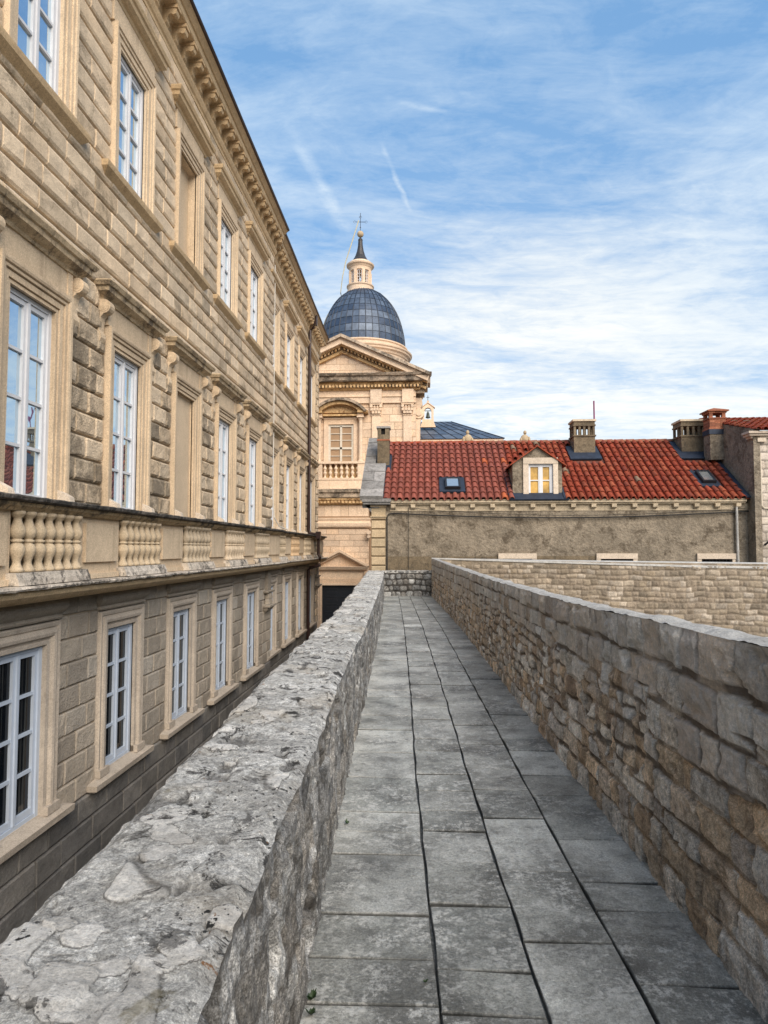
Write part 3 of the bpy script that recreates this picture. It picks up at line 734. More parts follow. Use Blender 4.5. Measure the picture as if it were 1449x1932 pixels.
# cornice with brackets, gutter
for (f, ya, yb, cs) in SECT:
    mb = MB(); prof = [(11.44, 0.0), (11.44, .05), (11.50, .06), (11.53, .09), (11.60, .12), (11.65, .13), (11.68, .06), (12.02, .06), (12.05, .10), (12.06, .34), (12.08, .36), (12.20, .37), (12.21, .40), (12.28, .46), (12.33, .50), (12.36, .50), (12.38, 0.0)]
    y1 = yb + (0.0 if f is fa else 0.0)
    rows = [[(p, y, z) for z, p in prof] for y in ([max(ya, 0), y1] if f is fa else [ya, y1 + .45])]
    sweep(mb, f, rows); mb.add([f(p, rows[-1][0][1], z) for z, p in prof], [tuple(range(len(prof)))])
    co = pal(mb.build('cornice', M['cornice']))
    gm = MB(); ygs = np.linspace(max(ya, 0), y1 + (.4 if f is fb else 0), 12)
    gm.tube([f(.50 + random.uniform(-.006, .006), y, 12.37) for y in ygs], 0.05, 8); gm.build('gutter', M['gutter'], co)
    n = 0; y = 7.6 if f is fa else ya + .3; src = None
    while y < y1 + (.3 if f is fb else -.1):
        if src is None:
            b = MB(); pr = [(.06, 11.74), (.10, 11.70), (.14, 11.74), (.135, 11.80), (.16, 11.86), (.22, 11.885), (.27, 11.86), (.32, 11.88), (.34, 11.94), (.32, 11.99), (.345, 12.0), (.345, 12.055), (.06, 12.055)]
            b.prism(pr, lambda u, v, a: (u, a, v), -.075, .075); b.prism([(.06, 11.985), (.36, 11.985), (.36, 12.053), (.06, 12.053)], lambda u, v, a: (u, a, v), -.095, .095)
            src = b.build('bracket', M['cornice'], co)
            src.location = f(0, y, 0)
            if f is fb: src.rotation_euler = (0, 0, .0135)
        else:
            c = src.copy(); COL.objects.link(c); c.parent = co; c.location = f(0, y, 0)
        y += 0.47; n += 1

# balustraded ledge
def rough_row(mb, f, y0, y1, prof, jit, step, tone=None):
    n = max(2, int((y1 - y0) / step)); rows = []
    for i in range(n + 1):
        y = y0 + (y1 - y0) * i / n; d = random.uniform(-jit, jit)
        rows.append([(p + (d + random.uniform(-jit, jit) * .4 if p > .12 else 0), y, z + (random.uniform(-jit, jit) * .35 if p > .12 else 0)) for z, p in prof])
    sweep(mb, f, rows, tone); mb.add([f(*q) for q in rows[-1]], [tuple(range(len(prof)))], tone); mb.add([f(*q) for q in rows[0]], [tuple(range(len(prof)))], tone)
bal = empty('balustrade'); bal.parent = palace; bal.location = palace_inv
bsrc = None; mean_y = 0
BX = 0.32
tl, tk, bl, pb = MB(), MB(), MB(), MB()
for f, ya, yb, cs in SECT:
    ya2 = max(ya, 3.6); ye = yb + (0.0 if f is fa else .05)
    seg = [(c - .74, c + .74, True) for c in cs if c > 4]
    rough_row(tl, f, ya2, ye, [(2.095, .14), (2.10, .36), (2.13, .39), (2.15, .42), (2.19, .44), (2.195, .0)], .002, .4)
    rough_row(tk, f, ya2, ye, [(2.195, .0), (2.195, .47), (2.215, .505), (2.25, .51), (2.265, .49), (2.27, .0)], .012, .10)
    rough_row(bl, f, ya2, ye, [(0.985, 0.0), (0.985, .10), (1.00, .12), (1.01, .34), (1.045, .39), (1.05, .43), (1.10, .49), (1.15, .51), (1.175, .50)], .004, .35)
    rough_row(pb, f, ya2, ye, [(1.175, .48), (1.18, .56), (1.205, .575), (1.225, .56), (1.235, .0)], .013, .09)
    pts = [ya2] + [v for s in seg for v in s[:2]] + [ye]
    for i in range(0, len(pts), 2):
        a, b_ = pts[i], pts[i + 1]
        if b_ - a > .12:
            vs = lambda p0, p1, y0, y1, z0, z1: ped.add([f(p, y, z) for z in (z0, z1) for y in (y0, y1) for p in (p0, p1)], [(0, 2, 3, 1), (4, 5, 7, 6), (0, 1, 5, 4), (2, 6, 7, 3), (0, 4, 6, 2), (1, 3, 7, 5)])
            ped = MB(); vs(0.0, .30, a, b_, 1.30, 2.10); vs(.30, .345, a + .14, b_ - .12, 1.47, 2.02); vs(0.0, .34, a, b_, 1.236, 1.31); ped.build('pedestal', M['trim'], bal)
for c in CA + CB:
    if c < 4: continue
    f = fa if c in CA else fb
    prof = [(1.236, 0.0), (1.236, .47), (1.27, .46), (1.30, .455), (1.33, .44), (1.35, .43), (1.38, .42), (1.385, 0.0)]
    rough_row(pb, f, c - .80, c + .80, prof, .004, .16)
    for k in range(7):
        y = c + (k - 3) * .213
        if bsrc is None:
            b = MB(); P = [(.085, 0), (.085, .035), (.07, .045), (.05, .09), (.045, .12), (.062, .17), (.088, .225), (.092, .26), (.08, .305), (.055, .335), (.05, .342), (.068, .348), (.074, .362), (.068, .376), (.05, .382),
                           (.055, .39), (.08, .42), (.092, .465), (.088, .50), (.062, .555), (.045, .605), (.048, .63), (.068, .645), (.078, .665), (.085, .67), (.085, .71)]
            b.lathe(P, 0, 0, 16, (0.5, 0.5, 0)); bsrc = b.build('baluster', M['baluster'], bal, smooth=True); o = bsrc
        else:
            o = bsrc.copy(); COL.objects.link(o); o.parent = bal
            if k == 0 and random.random() < 1.1:
                me = bsrc.data.copy(); tn = (random.random(), random.random(), 0, 1)
                ar = np.tile(np.array(tn, dtype=np.float32), (len(me.vertices), 1)); me.color_attributes['st'].data.foreach_set('color', ar.ravel()); cur = me
            o.data = cur
        x_, y_, _ = f(BX, y, 0); o.location = (x_, y_, 1.386)
        if bsrc is o: cur = bsrc.data
tl.build('top_rail', M['ledge'], bal); tk.build('top_rail_coping', M['black'], bal); bl.build('base_moulding', M['cornice'], bal)
pb.build('base_plinth', M['plinthtop'], bal)

# drainpipe
Yd = 29.25; mb = MB()
X = lambda p: fb(p, Yd, 0)[0]
mb.box(X(.30), X(.46), Yd - .13, Yd + .13, 11.85, 12.30)
mb.tube([(X(.36), Yd, 11.95), (X(.30), Yd, 11.72), (X(.14), Yd, 11.6), (X(.14), Yd, 2.5), (X(.2), Yd, 2.32)], .07, 10)
mb.box(X(.48), X(.68), Yd - .16, Yd + .16, 2.10, 2.42)
mb.tube([(X(.2), Yd, 2.34), (X(.58), Yd, 2.30), (X(.58), Yd, 1.42), (X(.66), Yd, 1.28), (X(.66), Yd, 0.92), (X(.2), Yd, .80), (X(.14), Yd, .72), (X(.14), Yd, -4.4)], .07, 10)
pal(mb.build('drainpipe', M['pipe']))
# white lead-in cable hanging by the sixth bay
mb = MB(); mb.tube([fb(.16, 21.62, z) for z in (11.3, 8, 5, 3.2)] + [fb(.2, 21.68, 2.7), fb(.3, 21.95, 2.42), fb(.5, 22.5, 2.3)], .018, 6); pal(mb.build('cable', M['cablew']))
# corbelled shelf fragments
def shelf(f, y, z):
    mb = MB(); cornice(mb, f, y - .22, y + .22, [(z, 0.0), (z, .05), (z + .05, .08), (z + .12, .16), (z + .2, .2), (z + .22, .26), (z + .28, .27), (z + .30, 0)])
    for k in (-1, 0, 1):
        for dz in (0, 1):
            a = y + k * .16; mb.prism([(.05, z + .3 + dz * .17), (.19, z + .3 + dz * .17), (.17, z + .46 + dz * .17), (.05, z + .46 + dz * .17)], lambda u, v, q: f(u, q, v), a - .065, a + .065)
    cornice(mb, f, y - .2, y + .2, [(z + .64, 0), (z + .64, .16), (z + .67, .2), (z + .72, .22), (z + .74, 0)])
    mb.prism([(.0, z + .74), (.14, z + .74), (.14, 1.0), (0, 1.0)], lambda u, v, q: f(u, q, v), y - .2, y + .2)
    pal(mb.build('corbelled_shelf', M['low']))
shelf(fa, 20.7, -.38); shelf(fb, 32.25, -.38)

# ================================================================== WALKWAY
LX = [(-4, -0.34), (0, -.37), (1.4, -.40), (2.5, -.425), (3.5, -.475), (5, -.545), (7, -.61), (9, -.69), (13.4, -.87), (18, -1.08), (23.3, -1.36)]
RX = [(-4, 1.24), (0, 1.235), (2.5, 1.19), (3.5, 1.14), (5.2, 1.075), (7, 1.015), (9, .95), (14, .76), (18, .55), (23.3, .28)]
lx = lambda y: np.interp(y, *zip(*LX)); rx = lambda y: np.interp(y, *zip(*RX))
fr = [0.0, .298, .535, .772, 1.0]
NEAR = [[2.49, 2.76, 3.08, 3.66, 3.95, 4.25, 4.88, 5.47, 6.13, 6.63], [2.46, 2.71, 3.18, 3.61, 3.99, 4.29, 4.64, 4.96, 5.51, 5.86], [2.36, 2.92, 3.53, 4.2, 4.67, 5.14, 5.75, 6.34], [2.66, 3.18, 3.44, 3.92, 4.6, 4.99, 5.57]]
slabs = MB()
def jx(y, k):
    w = 0.007 * float(fbm(np.array([y * 1.7]), np.array([k * 7.3]), 3, k)[0]) * 2
    return float(lx(y) + (rx(y) - lx(y)) * fr[k]) + (w if 0 < k < 4 else 0) - (0.12 if k == 0 else 0) + (0.12 if k == 4 else 0)
for k in range(4):
    ys = sorted([v for v in NEAR[k]]); y = ys[0]
    while y > -3.6: y -= random.uniform(.4, .75); ys.append(y)
    y = max(ys)
    while y < 23.5: y += random.uniform(.30, .62); ys.append(y)
    ys.sort()
    for a, b_ in zip(ys[:-1], ys[1:]):
        g_ = .0035; tn = (random.random(), random.random(), 0.0); n = 6; top = random.uniform(-.006, .004); tilt = random.uniform(-.006, .006)
        rows = []; slant = random.uniform(-.02, .02)
        def ring(ins, z):
            pts = []
            for i in range(n + 1): yy = a + ins + (b_ - a - 2 * ins) * i / n; pts.append((jx(yy, k) + ins * .5 + random.uniform(0, .002) + .006 * abs(math.sin(yy * 5.3 + k * 2)) ** 3, yy - slant * .5, z))
            for i in range(n + 1): yy = b_ - ins - (b_ - a - 2 * ins) * i / n; pts.append((jx(yy, k + 1) - ins * .5 - random.uniform(0, .002) - .005 * abs(math.sin(yy * 3.7 + k)) ** 3, yy + slant * .5, z))
            return pts
        g_ = random.uniform(.003, .006); r0 = ring(g_, -.06); r1 = ring(g_ + .0005, top - .007); r2 = ring(g_ + .006, top)
        m_ = len(r0); vs = r0 + r1 + r2; tns = [(tn[0], tn[1], 1.0)] * m_ + [(tn[0], tn[1], .75)] * m_ + [tn] * m_
        fs = []
        for q in range(2):
            for i in range(m_): i2 = (i + 1) % m_; fs.append((q * m_ + i, q * m_ + i2, (q + 1) * m_ + i2, (q + 1) * m_ + i))
        fs.append(tuple(range(2 * m_, 3 * m_)))
        slabs.add(vs, fs, tns)
yy = np.arange(-3.9, 23.4, .5)
slabs.add([(float(lx(y)) - .3, y, -.035) for y in yy] + [(float(rx(y)) + .3, y, -.035) for y in yy],
          [(i, i + 1, i + 1 + len(yy), i + len(yy)) for i in range(len(yy) - 1)], (0.2, .4, 0.6))
tag(slabs.build('path', M['slabpath']), kind='structure')

# ---- parapets as finely displaced masonry
def stations(y0, y1, k, dmin=.006):
    ys = [y0]
    while ys[-1] < y1: ys.append(ys[-1] + max(dmin, abs(ys[-1]) * k if ys[-1] > 1 else .03))
    ys[-1] = y1; return np.array(ys)
OX = [(-4, -.90), (1.4, -.91), (2.2, -.935), (3.9, -1.0), (5.6, -1.09), (7.6, -1.15), (10, -1.25), (15.2, -1.52), (20, -1.78), (23.4, -1.98)]
TZ = [(-4, .83), (2, .83), (5, .835), (7, .80), (9, .81), (14, .83), (20, .86), (23.4, .88)]
Y = stations(-3.0, 23.35, .0045, .005)
def sect(side_pts):
    return side_pts
def parapet_left():
    ox = np.interp(Y, *zip(*OX)); tz = np.interp(Y, *zip(*TZ)); xi = lx(Y); n_in, n_top, n_out = 96, 92, 16
    ox = ox + .05 * fbm(Y * 3.2, Y * 0, 4, 2) * 2 * np.clip(1.3 - Y / 30, .5, 1); xt = xi + .012 * fbm(Y * 5, Y * 0, 5, 9) * 2
    tz = tz + .015 * fbm(Y * 1.8, Y * 0 + 3, 3, 4) * 2
    ti = np.linspace(0, 1, n_in); tt = np.linspace(0, 1, n_top); to = np.linspace(0, 1, n_out) ** 1.6
    YY = Y[:, None]
    # inner face bottom -> top
    Zi = -.06 + (tz[:, None] + .06) * ti[None, :]; Xi = xi[:, None] + 0 * Zi; Xi = Xi + (xt - xi)[:, None] * ti[None, :]
    S = np.broadcast_to(YY, Zi.shape)
    h, r1, r2, j = masonry(S, Zi, 27, [.13, .17, .14, .18, .13, .12], .10, .34, 21, warp=.075, joint=.018, rnd=.02, wf=5)
    j = j * .5 * sm(.4, .65, vn(S * 6, Zi * 6, 2)); d = .009 * h - .02 + .030 * fbm(S * 5, Zi * 4, 5, 1) + .034 * fbm(S * 21, Zi * 9, 4, 6) + .012 * fbm(S * 55, Zi * 30, 3, 8) - .05 * sm(.62, .72, fbm(S * 7.3, Zi * 5.1, 3, 3) + .5)
    ed = sm(.0, .06, tz[:, None] - Zi)
    Xi = Xi + d * ed - .02 * (1 - ed)
    Ci = np.stack([r1, r2, j], -1)
    # top, inner -> outer
    xa = Xi[:, -1]; Xt = xa[:, None] + (ox - xa)[:, None] * tt[None, :]
    S2 = np.broadcast_to(YY, Xt.shape)
    e = np.minimum(np.abs(Xt - xa[:, None]), np.abs(Xt - ox[:, None]))
    Zt = tz[:, None] + .016 * fbm(S2 * 3.5, Xt * 5, 5, 12) * 2 + .016 * fbm(S2 * 16, Xt * 16, 5, 15) - .022 * (1 - sm(0, .04, e))
    # embedded flat stones: scattered irregular discs
    rs = np.random.RandomState(5); flat = np.zeros_like(Xt); fr1 = np.zeros_like(Xt)
    for i in range(90):
        u = rs.rand(); cy = 1.2 + 22 * u ** 1.5; cx_ = np.interp(cy, Y, ox) + (np.interp(cy, Y, xa) - np.interp(cy, Y, ox)) * (.02 + .96 * rs.rand())
        rr_ = rs.uniform(.016, .05); as_ = rs.uniform(.9, 2.0); th = rs.uniform(-.5, .5); q = rs.rand()
        i0, i1 = np.searchsorted(Y, [cy - .3, cy + .3])
        dx = Xt[i0:i1] - cx_; dy = S2[i0:i1] - cy; u_ = (dx * math.cos(th) + dy * math.sin(th)) / as_; v_ = (-dx * math.sin(th) + dy * math.cos(th))
        d_ = np.hypot(u_, v_) * (1 + 1.5 * fbm(S2[i0:i1] * 11 + i, Xt[i0:i1] * 11, 4, i % 50))
        m_ = sm(rr_, rr_ * .86, d_)
        flat[i0:i1] = np.maximum(flat[i0:i1], m_); fr1[i0:i1] = np.where(m_ > .1, q, fr1[i0:i1])
        lvl = np.interp(cy, Y, tz) + .003 + .006 * q
        Zt[i0:i1] = Zt[i0:i1] * (1 - .75 * m_) + .75 * m_ * (lvl + .006 * fbm(S2[i0:i1] * 9, Xt[i0:i1] * 9, 2, 3))
    hb, b1, b2, jb = masonry(S2 + .06 * fbm(S2 * 5, Xt * 7, 3, 77), Xt + .5 + .5 * Y[:, None] * .045, 27, [.14, .2, .18, .16, .2], .16, .5, 131, warp=.09, joint=.02, rnd=.05, wf=3.5, t0=-.4)
    ex_ = (b1 > .52) * sm(.35, .6, hb) * sm(.40, .52, vn(S2 * 2.3, Xt * 4, 21)); Zt = Zt + .010 * ex_; fr1 = np.where(ex_ > flat, b2, fr1); flat = np.maximum(flat, .85 * ex_)
    pit = sm(.64, .74, fbm(S2 * 8, Xt * 11, 4, 31) + .5) * (1 - flat); Zt -= .014 * pit
    crack = sm(.03, .0, np.abs(fbm(S2 * 2.2, Xt * 3.0, 4, 44))) * sm(.5, .62, vn(S2 * 1.5, Xt * 2.5, 8)) * (1 - flat); Zt -= .012 * crack
    bl_ = ti[None, :] ** 3; Zi = Zi + (Zt[:, 0] - Zi[:, -1])[:, None] * bl_
    Ct = np.stack([fr1, flat, np.clip(pit * .8 + crack * .6, 0, 1)], -1)
    return Xi, Zi, Ci, Xt, Zt, Ct, S, S2, ox, tz, to
Xi, Zi, Ci, Xt, Zt, Ct, S, S2, ox, tz, to = parapet_left()
lp = tag(empty('parapet_wall', (-.7, 10, 0)), 'low grey rubble parapet on the left of the walkway with a broad lichen-spotted mortar top', 'parapet')
off = Vector((.7, -10, 0))
o = grid_obj('inner_face', np.stack([Xi, S, Zi], -1), Ci, M['parapet'], lp, False); o.location = off
o = grid_obj('top', np.stack([Xt, S2, Zt], -1), Ct, M['ltop'], lp); o.location = off
Zo = Zt[:, -1][:, None] + (-4.5 - Zt[:, -1][:, None]) * to[None, :]
Xo = Xt[:, -1][:, None] + 0 * Zo - .02 * to[None, :] + .02 * fbm(np.broadcast_to(Y[:, None], Zo.shape) * 5, Zo * 5, 3, 4)
h, r1, r2, j = masonry(np.broadcast_to(Y[:, None], Zo.shape), Zo, 27, [.25] * 20, .25, .5, 33, t0=-4.5)
o = grid_obj('outer_face', np.stack([Xo, np.broadcast_to(Y[:, None], Zo.shape), Zo], -1), np.stack([r1, r2, j * .5], -1), M['parapet'], lp); o.location = off

# right parapet
RZ = [(-4, 1.31), (2.4, 1.305), (3.0, 1.30), (3.7, 1.285), (4.6, 1.26), (6.7, 1.235), (10.6, 1.215), (16, 1.24), (20, 1.28), (23.35, 1.315)]
def parapet_right():
    tz = np.interp(Y, *zip(*RZ)) + .012 * fbm(Y * 2.5, Y * 0, 4, 7) * 2
    xi = rx(Y); n_in, n_top, n_out = 150, 14, 14
    ti = np.linspace(0, 1, n_in); YY = Y[:, None]
    Zi = -.06 + (tz[:, None] + .06) * ti[None, :]; S = np.broadcast_to(YY, Zi.shape)
    hts = [.13, .15, .12, .16, .14, .18, .20, .24]
    h, r1, r2, j = masonry(S, Zi, 27, hts, .11, .36, 57, warp=.022, joint=.009, rnd=.014, wf=5.5)
    h2, q1, q2, j2 = masonry(S, Zi, 27, [.10, .09, .12, .10, .11, .12, .1, .09, .12, .11], .08, .2, 63, warp=.045, joint=.012, rnd=.016, wf=5)
    sw = sm(.60, .63, vn(S * 1.1, Zi * 1.7, 5)) * (Zi < .95)      # patches of small stones
    h = h * (1 - sw) + h2 * sw; r1 = np.where(sw > .5, q1, r1); r2 = np.where(sw > .5, q2, r2); j = j * (1 - sw) + j2 * sw
    j = j * (.45 + .55 * sm(.40, .60, vn(S * 5, Zi * 7, 22))); d = .027 * h - .03 + .040 * fbm(S * 5, Zi * 5, 5, 1) + .024 * fbm(S * 21, Zi * 21, 4, 6) - .028 * sm(.64, .74, fbm(S * 5.3, Zi * 6.1, 3, 13) + .5) + .012 * (r2 - .5)
    ed = sm(0, .05, tz[:, None] - Zi)
    Xi = xi[:, None] - d * ed + .02 * (1 - ed)
    tt = np.linspace(0, 1, n_top); Xt = Xi[:, -1][:, None] + (.17) * tt[None, :]; S2 = np.broadcast_to(YY, Xt.shape)
    Zt = tz[:, None] + .03 * fbm(S2 * 9, Xt * 9, 4, 2) + .012 * np.sin(math.pi * tt)[None, :]
    to = np.linspace(0, 1, n_out) ** 1.5; Zo = Zt[:, -1][:, None] + (-4.5 - Zt[:, -1][:, None]) * to[None, :]
    Xo = Xt[:, -1][:, None] + 0 * Zo; S3 = np.broadcast_to(YY, Zo.shape)
    ho, a1, a2, jo = masonry(S3, Zo, 27, [.25] * 24, .25, .5, 71, t0=-4.5)
    return (Xi, S, Zi, r1, r2, j), (Xt, S2, Zt), (Xo, S3, Zo, a1, a2, jo)
A1, A2, A3 = parapet_right()
rp = tag(empty('parapet_wall', (1.2, 10, 0)), 'tall brown stone parapet on the right of the walkway with a thin pale capping', 'parapet')
off = Vector((-1.2, -10, 0))
o = grid_obj('inner_face', np.stack(A1[:3], -1), np.stack(A1[3:], -1), M['right'], rp, False); o.location = off
o = grid_obj('capping', np.stack(A2, -1), _rs.rand(*A2[0].shape, 3) * [.3, .3, 0], M['cap'], rp); o.location = off
o = grid_obj('outer_face', np.stack(A3[:3], -1), np.stack(A3[3:], -1), M['far'], rp); o.location = off

def frontal(x0, x1, y0, y1, z0, z1, hts, wmin, wmax, seed, mat, name, parent, res=.03, depth=.03, joint=.02, warp=.02, rnd=.04):
    """a masonry face looking towards -y from (x0,y0) to (x1,y1)"""
    L = math.hypot(x1 - x0, y1 - y0); ns = int(L / res); nt = int((z1 - z0) / res)
    s = np.linspace(0, L, ns); t_ = np.linspace(z0, z1, nt); S_, T_ = np.meshgrid(s, t_, indexing='ij')
    h, a, b_, j = masonry(S_, T_, L, hts, wmin, wmax, seed, warp=warp, joint=joint, rnd=rnd, t0=z0)
    d = depth * h + depth * .6 * fbm(S_ * 6, T_ * 6, 3, seed)
    X_ = x0 + (x1 - x0) * S_ / L; Y_ = y0 + (y1 - y0) * S_ / L - d
    o = grid_obj(name, np.stack([X_, Y_, T_], -1), np.stack([a, b_, j], -1), mat, parent); return o
# cross wall that closes the walkway
ew = tag(empty('parapet_wall', (-.55, 23.3, 0)), 'short rubble parapet closing the far end of the walkway', 'parapet'); off = Vector((.55, -23.3, 0))
o = frontal(-1.45, .34, 23.25, 23.25, -.06, .88, [.2, .2, .22, .2, .14], .14, .32, 91, M['parapet'], 'front_face', ew, .016, .045, .02, .05, .07); o.location = off
mb = MB(); n = 24
for i in range(n):
    a = -1.45 + 1.79 * i / n; mb.box(a, a + 1.79 / n, 23.235, 23.62, .80, .885 + random.uniform(-.012, .012))
o = mb.build('top', M['cap'], ew); o.location = off
mb = MB(); mb.box(-2.0, .34, 23.27, 23.6, -4.5, .80); o = mb.build('core', M['parapet'], ew); o.location = off
# far boundary wall running off to the right
fwall = tag(empty('boundary_wall', (6, 22.5, -4.5)), 'long pale coursed stone wall with a whitish mortar cap running right from the walkway end', 'wall'); off = Vector((-6, -22.5, 4.5))
XA, YA_, XB, YB_ = .30, 23.25, 14.0, 20.2
o = frontal(XA, XB, YA_, YB_, -3.5, 1.10, [.15, .18, .16, .2] * 7, .12, .36, 93, M['far'], 'front_face', fwall, .028, .045, .014, .05, .025); o.location = off
mb = MB(); n = 40
for i in range(n + 1): pass
def fwz(t_): return 1.315 - .125 * t_ ** .8
rows = []
for i in range(n + 1):
    t_ = i / n; x = XA + (XB - XA) * t_; y = YA_ + (YB_ - YA_) * t_; z = fwz(t_); w_ = random.uniform(-.008, .008); dn = .02 + .15 * min(1, t_ * 1.6)
    rows.append([(x, y + .02, z - dn - .02), (x, y - .04 + w_, z - dn), (x, y - .03 + w_, z - dn + .05 + w_), (x, y + .12, z), (x, y + .45, z + .01), (x, y + .46, z - .2)])
sweep(mb, lambda a, b_, c: (a, b_, c), rows); o = mb.build('cap', M['cap'], fwall); o.location = off
mb = MB(); mb.add([(XA, YA_ + .45, -4.5), (XB, YB_ + .45, -4.5), (XB, YB_ + .45, 1.15), (XA, YA_ + .45, 1.15)], [(0, 1, 2, 3)]); mb.add([(XA, YA_, -4.5), (XB, YB_, -4.5), (XB, YB_, -3.4), (XA, YA_, -3.4)], [(0, 1, 2, 3)])
o = mb.build('rear_face', M['far'], fwall); o.location = off
mb = MB()
for i in range(n):
    t0, t1 = i / n, (i + 1) / n; q = [(XA + (XB - XA) * t_, YA_ + (YB_ - YA_) * t_ - .01, z_) for t_, z_ in ((t0, 1.0), (t1, 1.0), (t1, fwz(t1) - .03), (t0, fwz(t0) - .03))]
    mb.add(q, [(0, 1, 2, 3)], (random.random(), random.random(), 0))
o = mb.build('upper_course', M['far'], fwall); o.location = off
# rampart under the walkway
mb = MB(); yy = np.linspace(-4, 23.6, 20)
vs = []
for y in yy: vs += [(float(np.interp(y, *zip(*OX))) - .0, y, -4.5), (float(np.interp(y, *zip(*OX))) + .05, y, -.08), (float(rx(y)) + .15, y, -.08), (float(rx(y)) + .16, y, -4.5)]
fs = [(4 * i + k, 4 * i + k + 1, 4 * i + k + 5, 4 * i + k + 4) for i in range(19) for k in range(3)]
mb.add(vs, fs); tag(mb.build('rampart', M['far']), 'stone rampart body carrying the paved walkway above the street', 'rampart')

# ================================================================== ROW HOUSE with red tiled roof
house = tag(empty('row_house', (5, 27, -4.5)), 'low house with old brown rendered wall and red tiled roof beyond the walkway end', 'house')
HO = Vector((-5, -27, 4.5))
def hp(o, par=None):
    o.parent = par or house
    if par is None: o.location = HO
    return o
EZ, EY, RZZ, RY = 3.50, 24.72, 6.30, 28.8
SL = math.hypot(RY - EY, RZZ - EZ); ca, sa = (RY - EY) / SL, (RZZ - EZ) / SL
def roofp(x, v, n): return (x, EY + v * ca - n * sa, EZ + v * sa + n * ca)
def vof(y): return (y - EY) / ca
HX0, HX1 = -1.41, 12.0
mb = MB()
ops = [(2.98, 4.08), (6.60, 7.78), (10.25, 11.35)]
xs = sorted([-1.95, 11.98] + [v for o in ops for v in o])
for i in range(len(xs) - 1):
    hole = any(o[0] < (xs[i] + xs[i + 1]) / 2 < o[1] for o in ops)
    mb.box(xs[i], xs[i + 1], 25, 25.3, 1.28 if hole else -4.5, 3.3, (.5, .5, 0))
    if hole: mb.box(xs[i], xs[i + 1], 25, 25.3, -4.5, .2, (.5, .5, 0))
mb.box(-1.95, 11.98, 32.5, 32.8, -4.5, 3.4, (.5, .5, 0))
mb.prism([(25.3, -4.5), (25.3, 3.4), (28.8, 6.15), (32.5, 3.4), (32.5, -4.5)], lambda u, w, a: (a, u, w), -1.95, -1.65, (.5, .5, 0))
hp(mb.build('wall', M['house']))
mb = MB()   # repaired render band and old patches
mb.box(-1.38, 3.0, 24.985, 25.0, 0.2, 1.36); mb.box(4.1, 6.55, 24.987, 25.0, 0.2, 1.38); hp(mb.build('render_patch', M['chim']))
for i, (a, b_) in enumerate(ops):
    mb = MB(); mb.box(a - .16, b_ + .16, 24.90, 25.02, 1.28, 1.48); mb.box(a - .16, a, 24.92, 25.02, .1, 1.28); mb.box(b_, b_ + .16, 24.92, 25.02, .1, 1.28)
    w = hp(mb.build('window', M['white_stone'])); gl = MB(); gl.box(a, b_, 25.12, 25.16, .1, 1.28); hp(gl.build('pane', M['void']), w)
    gr = MB()
    for k in range(9): xx = a + (b_ - a) * (k + .5) / 9; gr.tube([(xx, 25.0, .1), (xx, 25.0, 1.28)], .012, 5)
    hp(gr.build('grille', M['iron']), w)
mb = MB()
for (z0, z1, p) in ((3.33, 3.39, .16), (3.39, 3.47, .24), (3.47, 3.50, .27)): mb.box(-1.25, 11.85, 25 - p, 25.02, z0, z1)
mb.box(-1.25, 11.98, 24.975, 25.0, 3.08, 3.33)
ev = hp(mb.build('eaves_cornice', M['housepale']))
for k in range(18):
    x = -1.12 + k * .7475; c = MB(); c.prism([(24.98, 3.16), (24.90, 3.16), (24.82, 3.21), (24.80, 3.33), (24.98, 3.33)], lambda u, w, a: (a, u, w), x - .085, x + .085); hp(c.build('corbel', M['housepale']), ev)
# corner pilaster with rusticated blocks
mb = MB(); z = -4.5
FX = lambda p, y, z: (y, 25 - p, z)
while z < 2.75: block(mb, FX, -1.97, -1.42, z + .01, z + .335, .07, .02, .03, 1); z += .345
mb.box(-1.99, -1.40, 24.90, 25, 2.8, 2.86); mb.box(-2.0, -1.38, 24.86, 25, 2.86, 2.9); mb.box(-1.96, -1.42, 24.94, 25, 2.9, 3.24); mb.box(-2.0, -1.38, 24.88, 25, 3.24, 3.30)
hp(mb.build('corner_pilaster', M['quoin']))
mb = MB(); mb.box(-2.30, -1.20, 24.62, 25.3, 3.42, 3.545); mb.box(-2.26, -1.23, 24.68, 25.3, 3.33, 3.42)
for k in range(6): mb.prism([(-2.2 + .0, 3.33), (-1.96, 3.33), (-1.96, 3.33 - .05 * (6 - k))], lambda u, w, a: (u, a, w), 24.9 + .05 * k, 24.95 + .05 * k) if k == 0 else None
hp(mb.build('corner_cap', M['slab']))
# stone slabs on the gable
mb = MB(); v = -.08; random.seed(3)
while v < SL + .1:
    L = random.uniform(.5, .8); two = random.random() < .5
    for (a, b_) in (([(-2.38, -1.93), (-1.93, -1.5)] if two else [(-2.38, -1.5)])):
        if v > 2.55: b_ = min(b_, -1.88)
        if b_ - a < .1: continue
        n0 = random.uniform(.20, .225); vs = []
        for n_ in (.02, n0):
            for v_ in (v + .006, min(v + L, SL + .12) - .006):
                for x in (a + .005, b_ - .005): vs.append(roofp(x, v_, n_ + random.uniform(-.004, .004)))
        mb.add(vs, [(0, 2, 3, 1), (4, 5, 7, 6), (0, 1, 5, 4), (2, 6, 7, 3), (0, 4, 6, 2), (1, 3, 7, 5)])
    v += L
hp(mb.build('gable_slabs', M['slab']))
mb = MB(); mb.prism([(24.9, 3.4), (RY, RZZ + .12), (RY, RZZ - .2), (24.9, 3.2)], lambda u, w, a: (a, u, w), -2.30, -1.66); hp(mb.build('gable_wall', M['slab']))

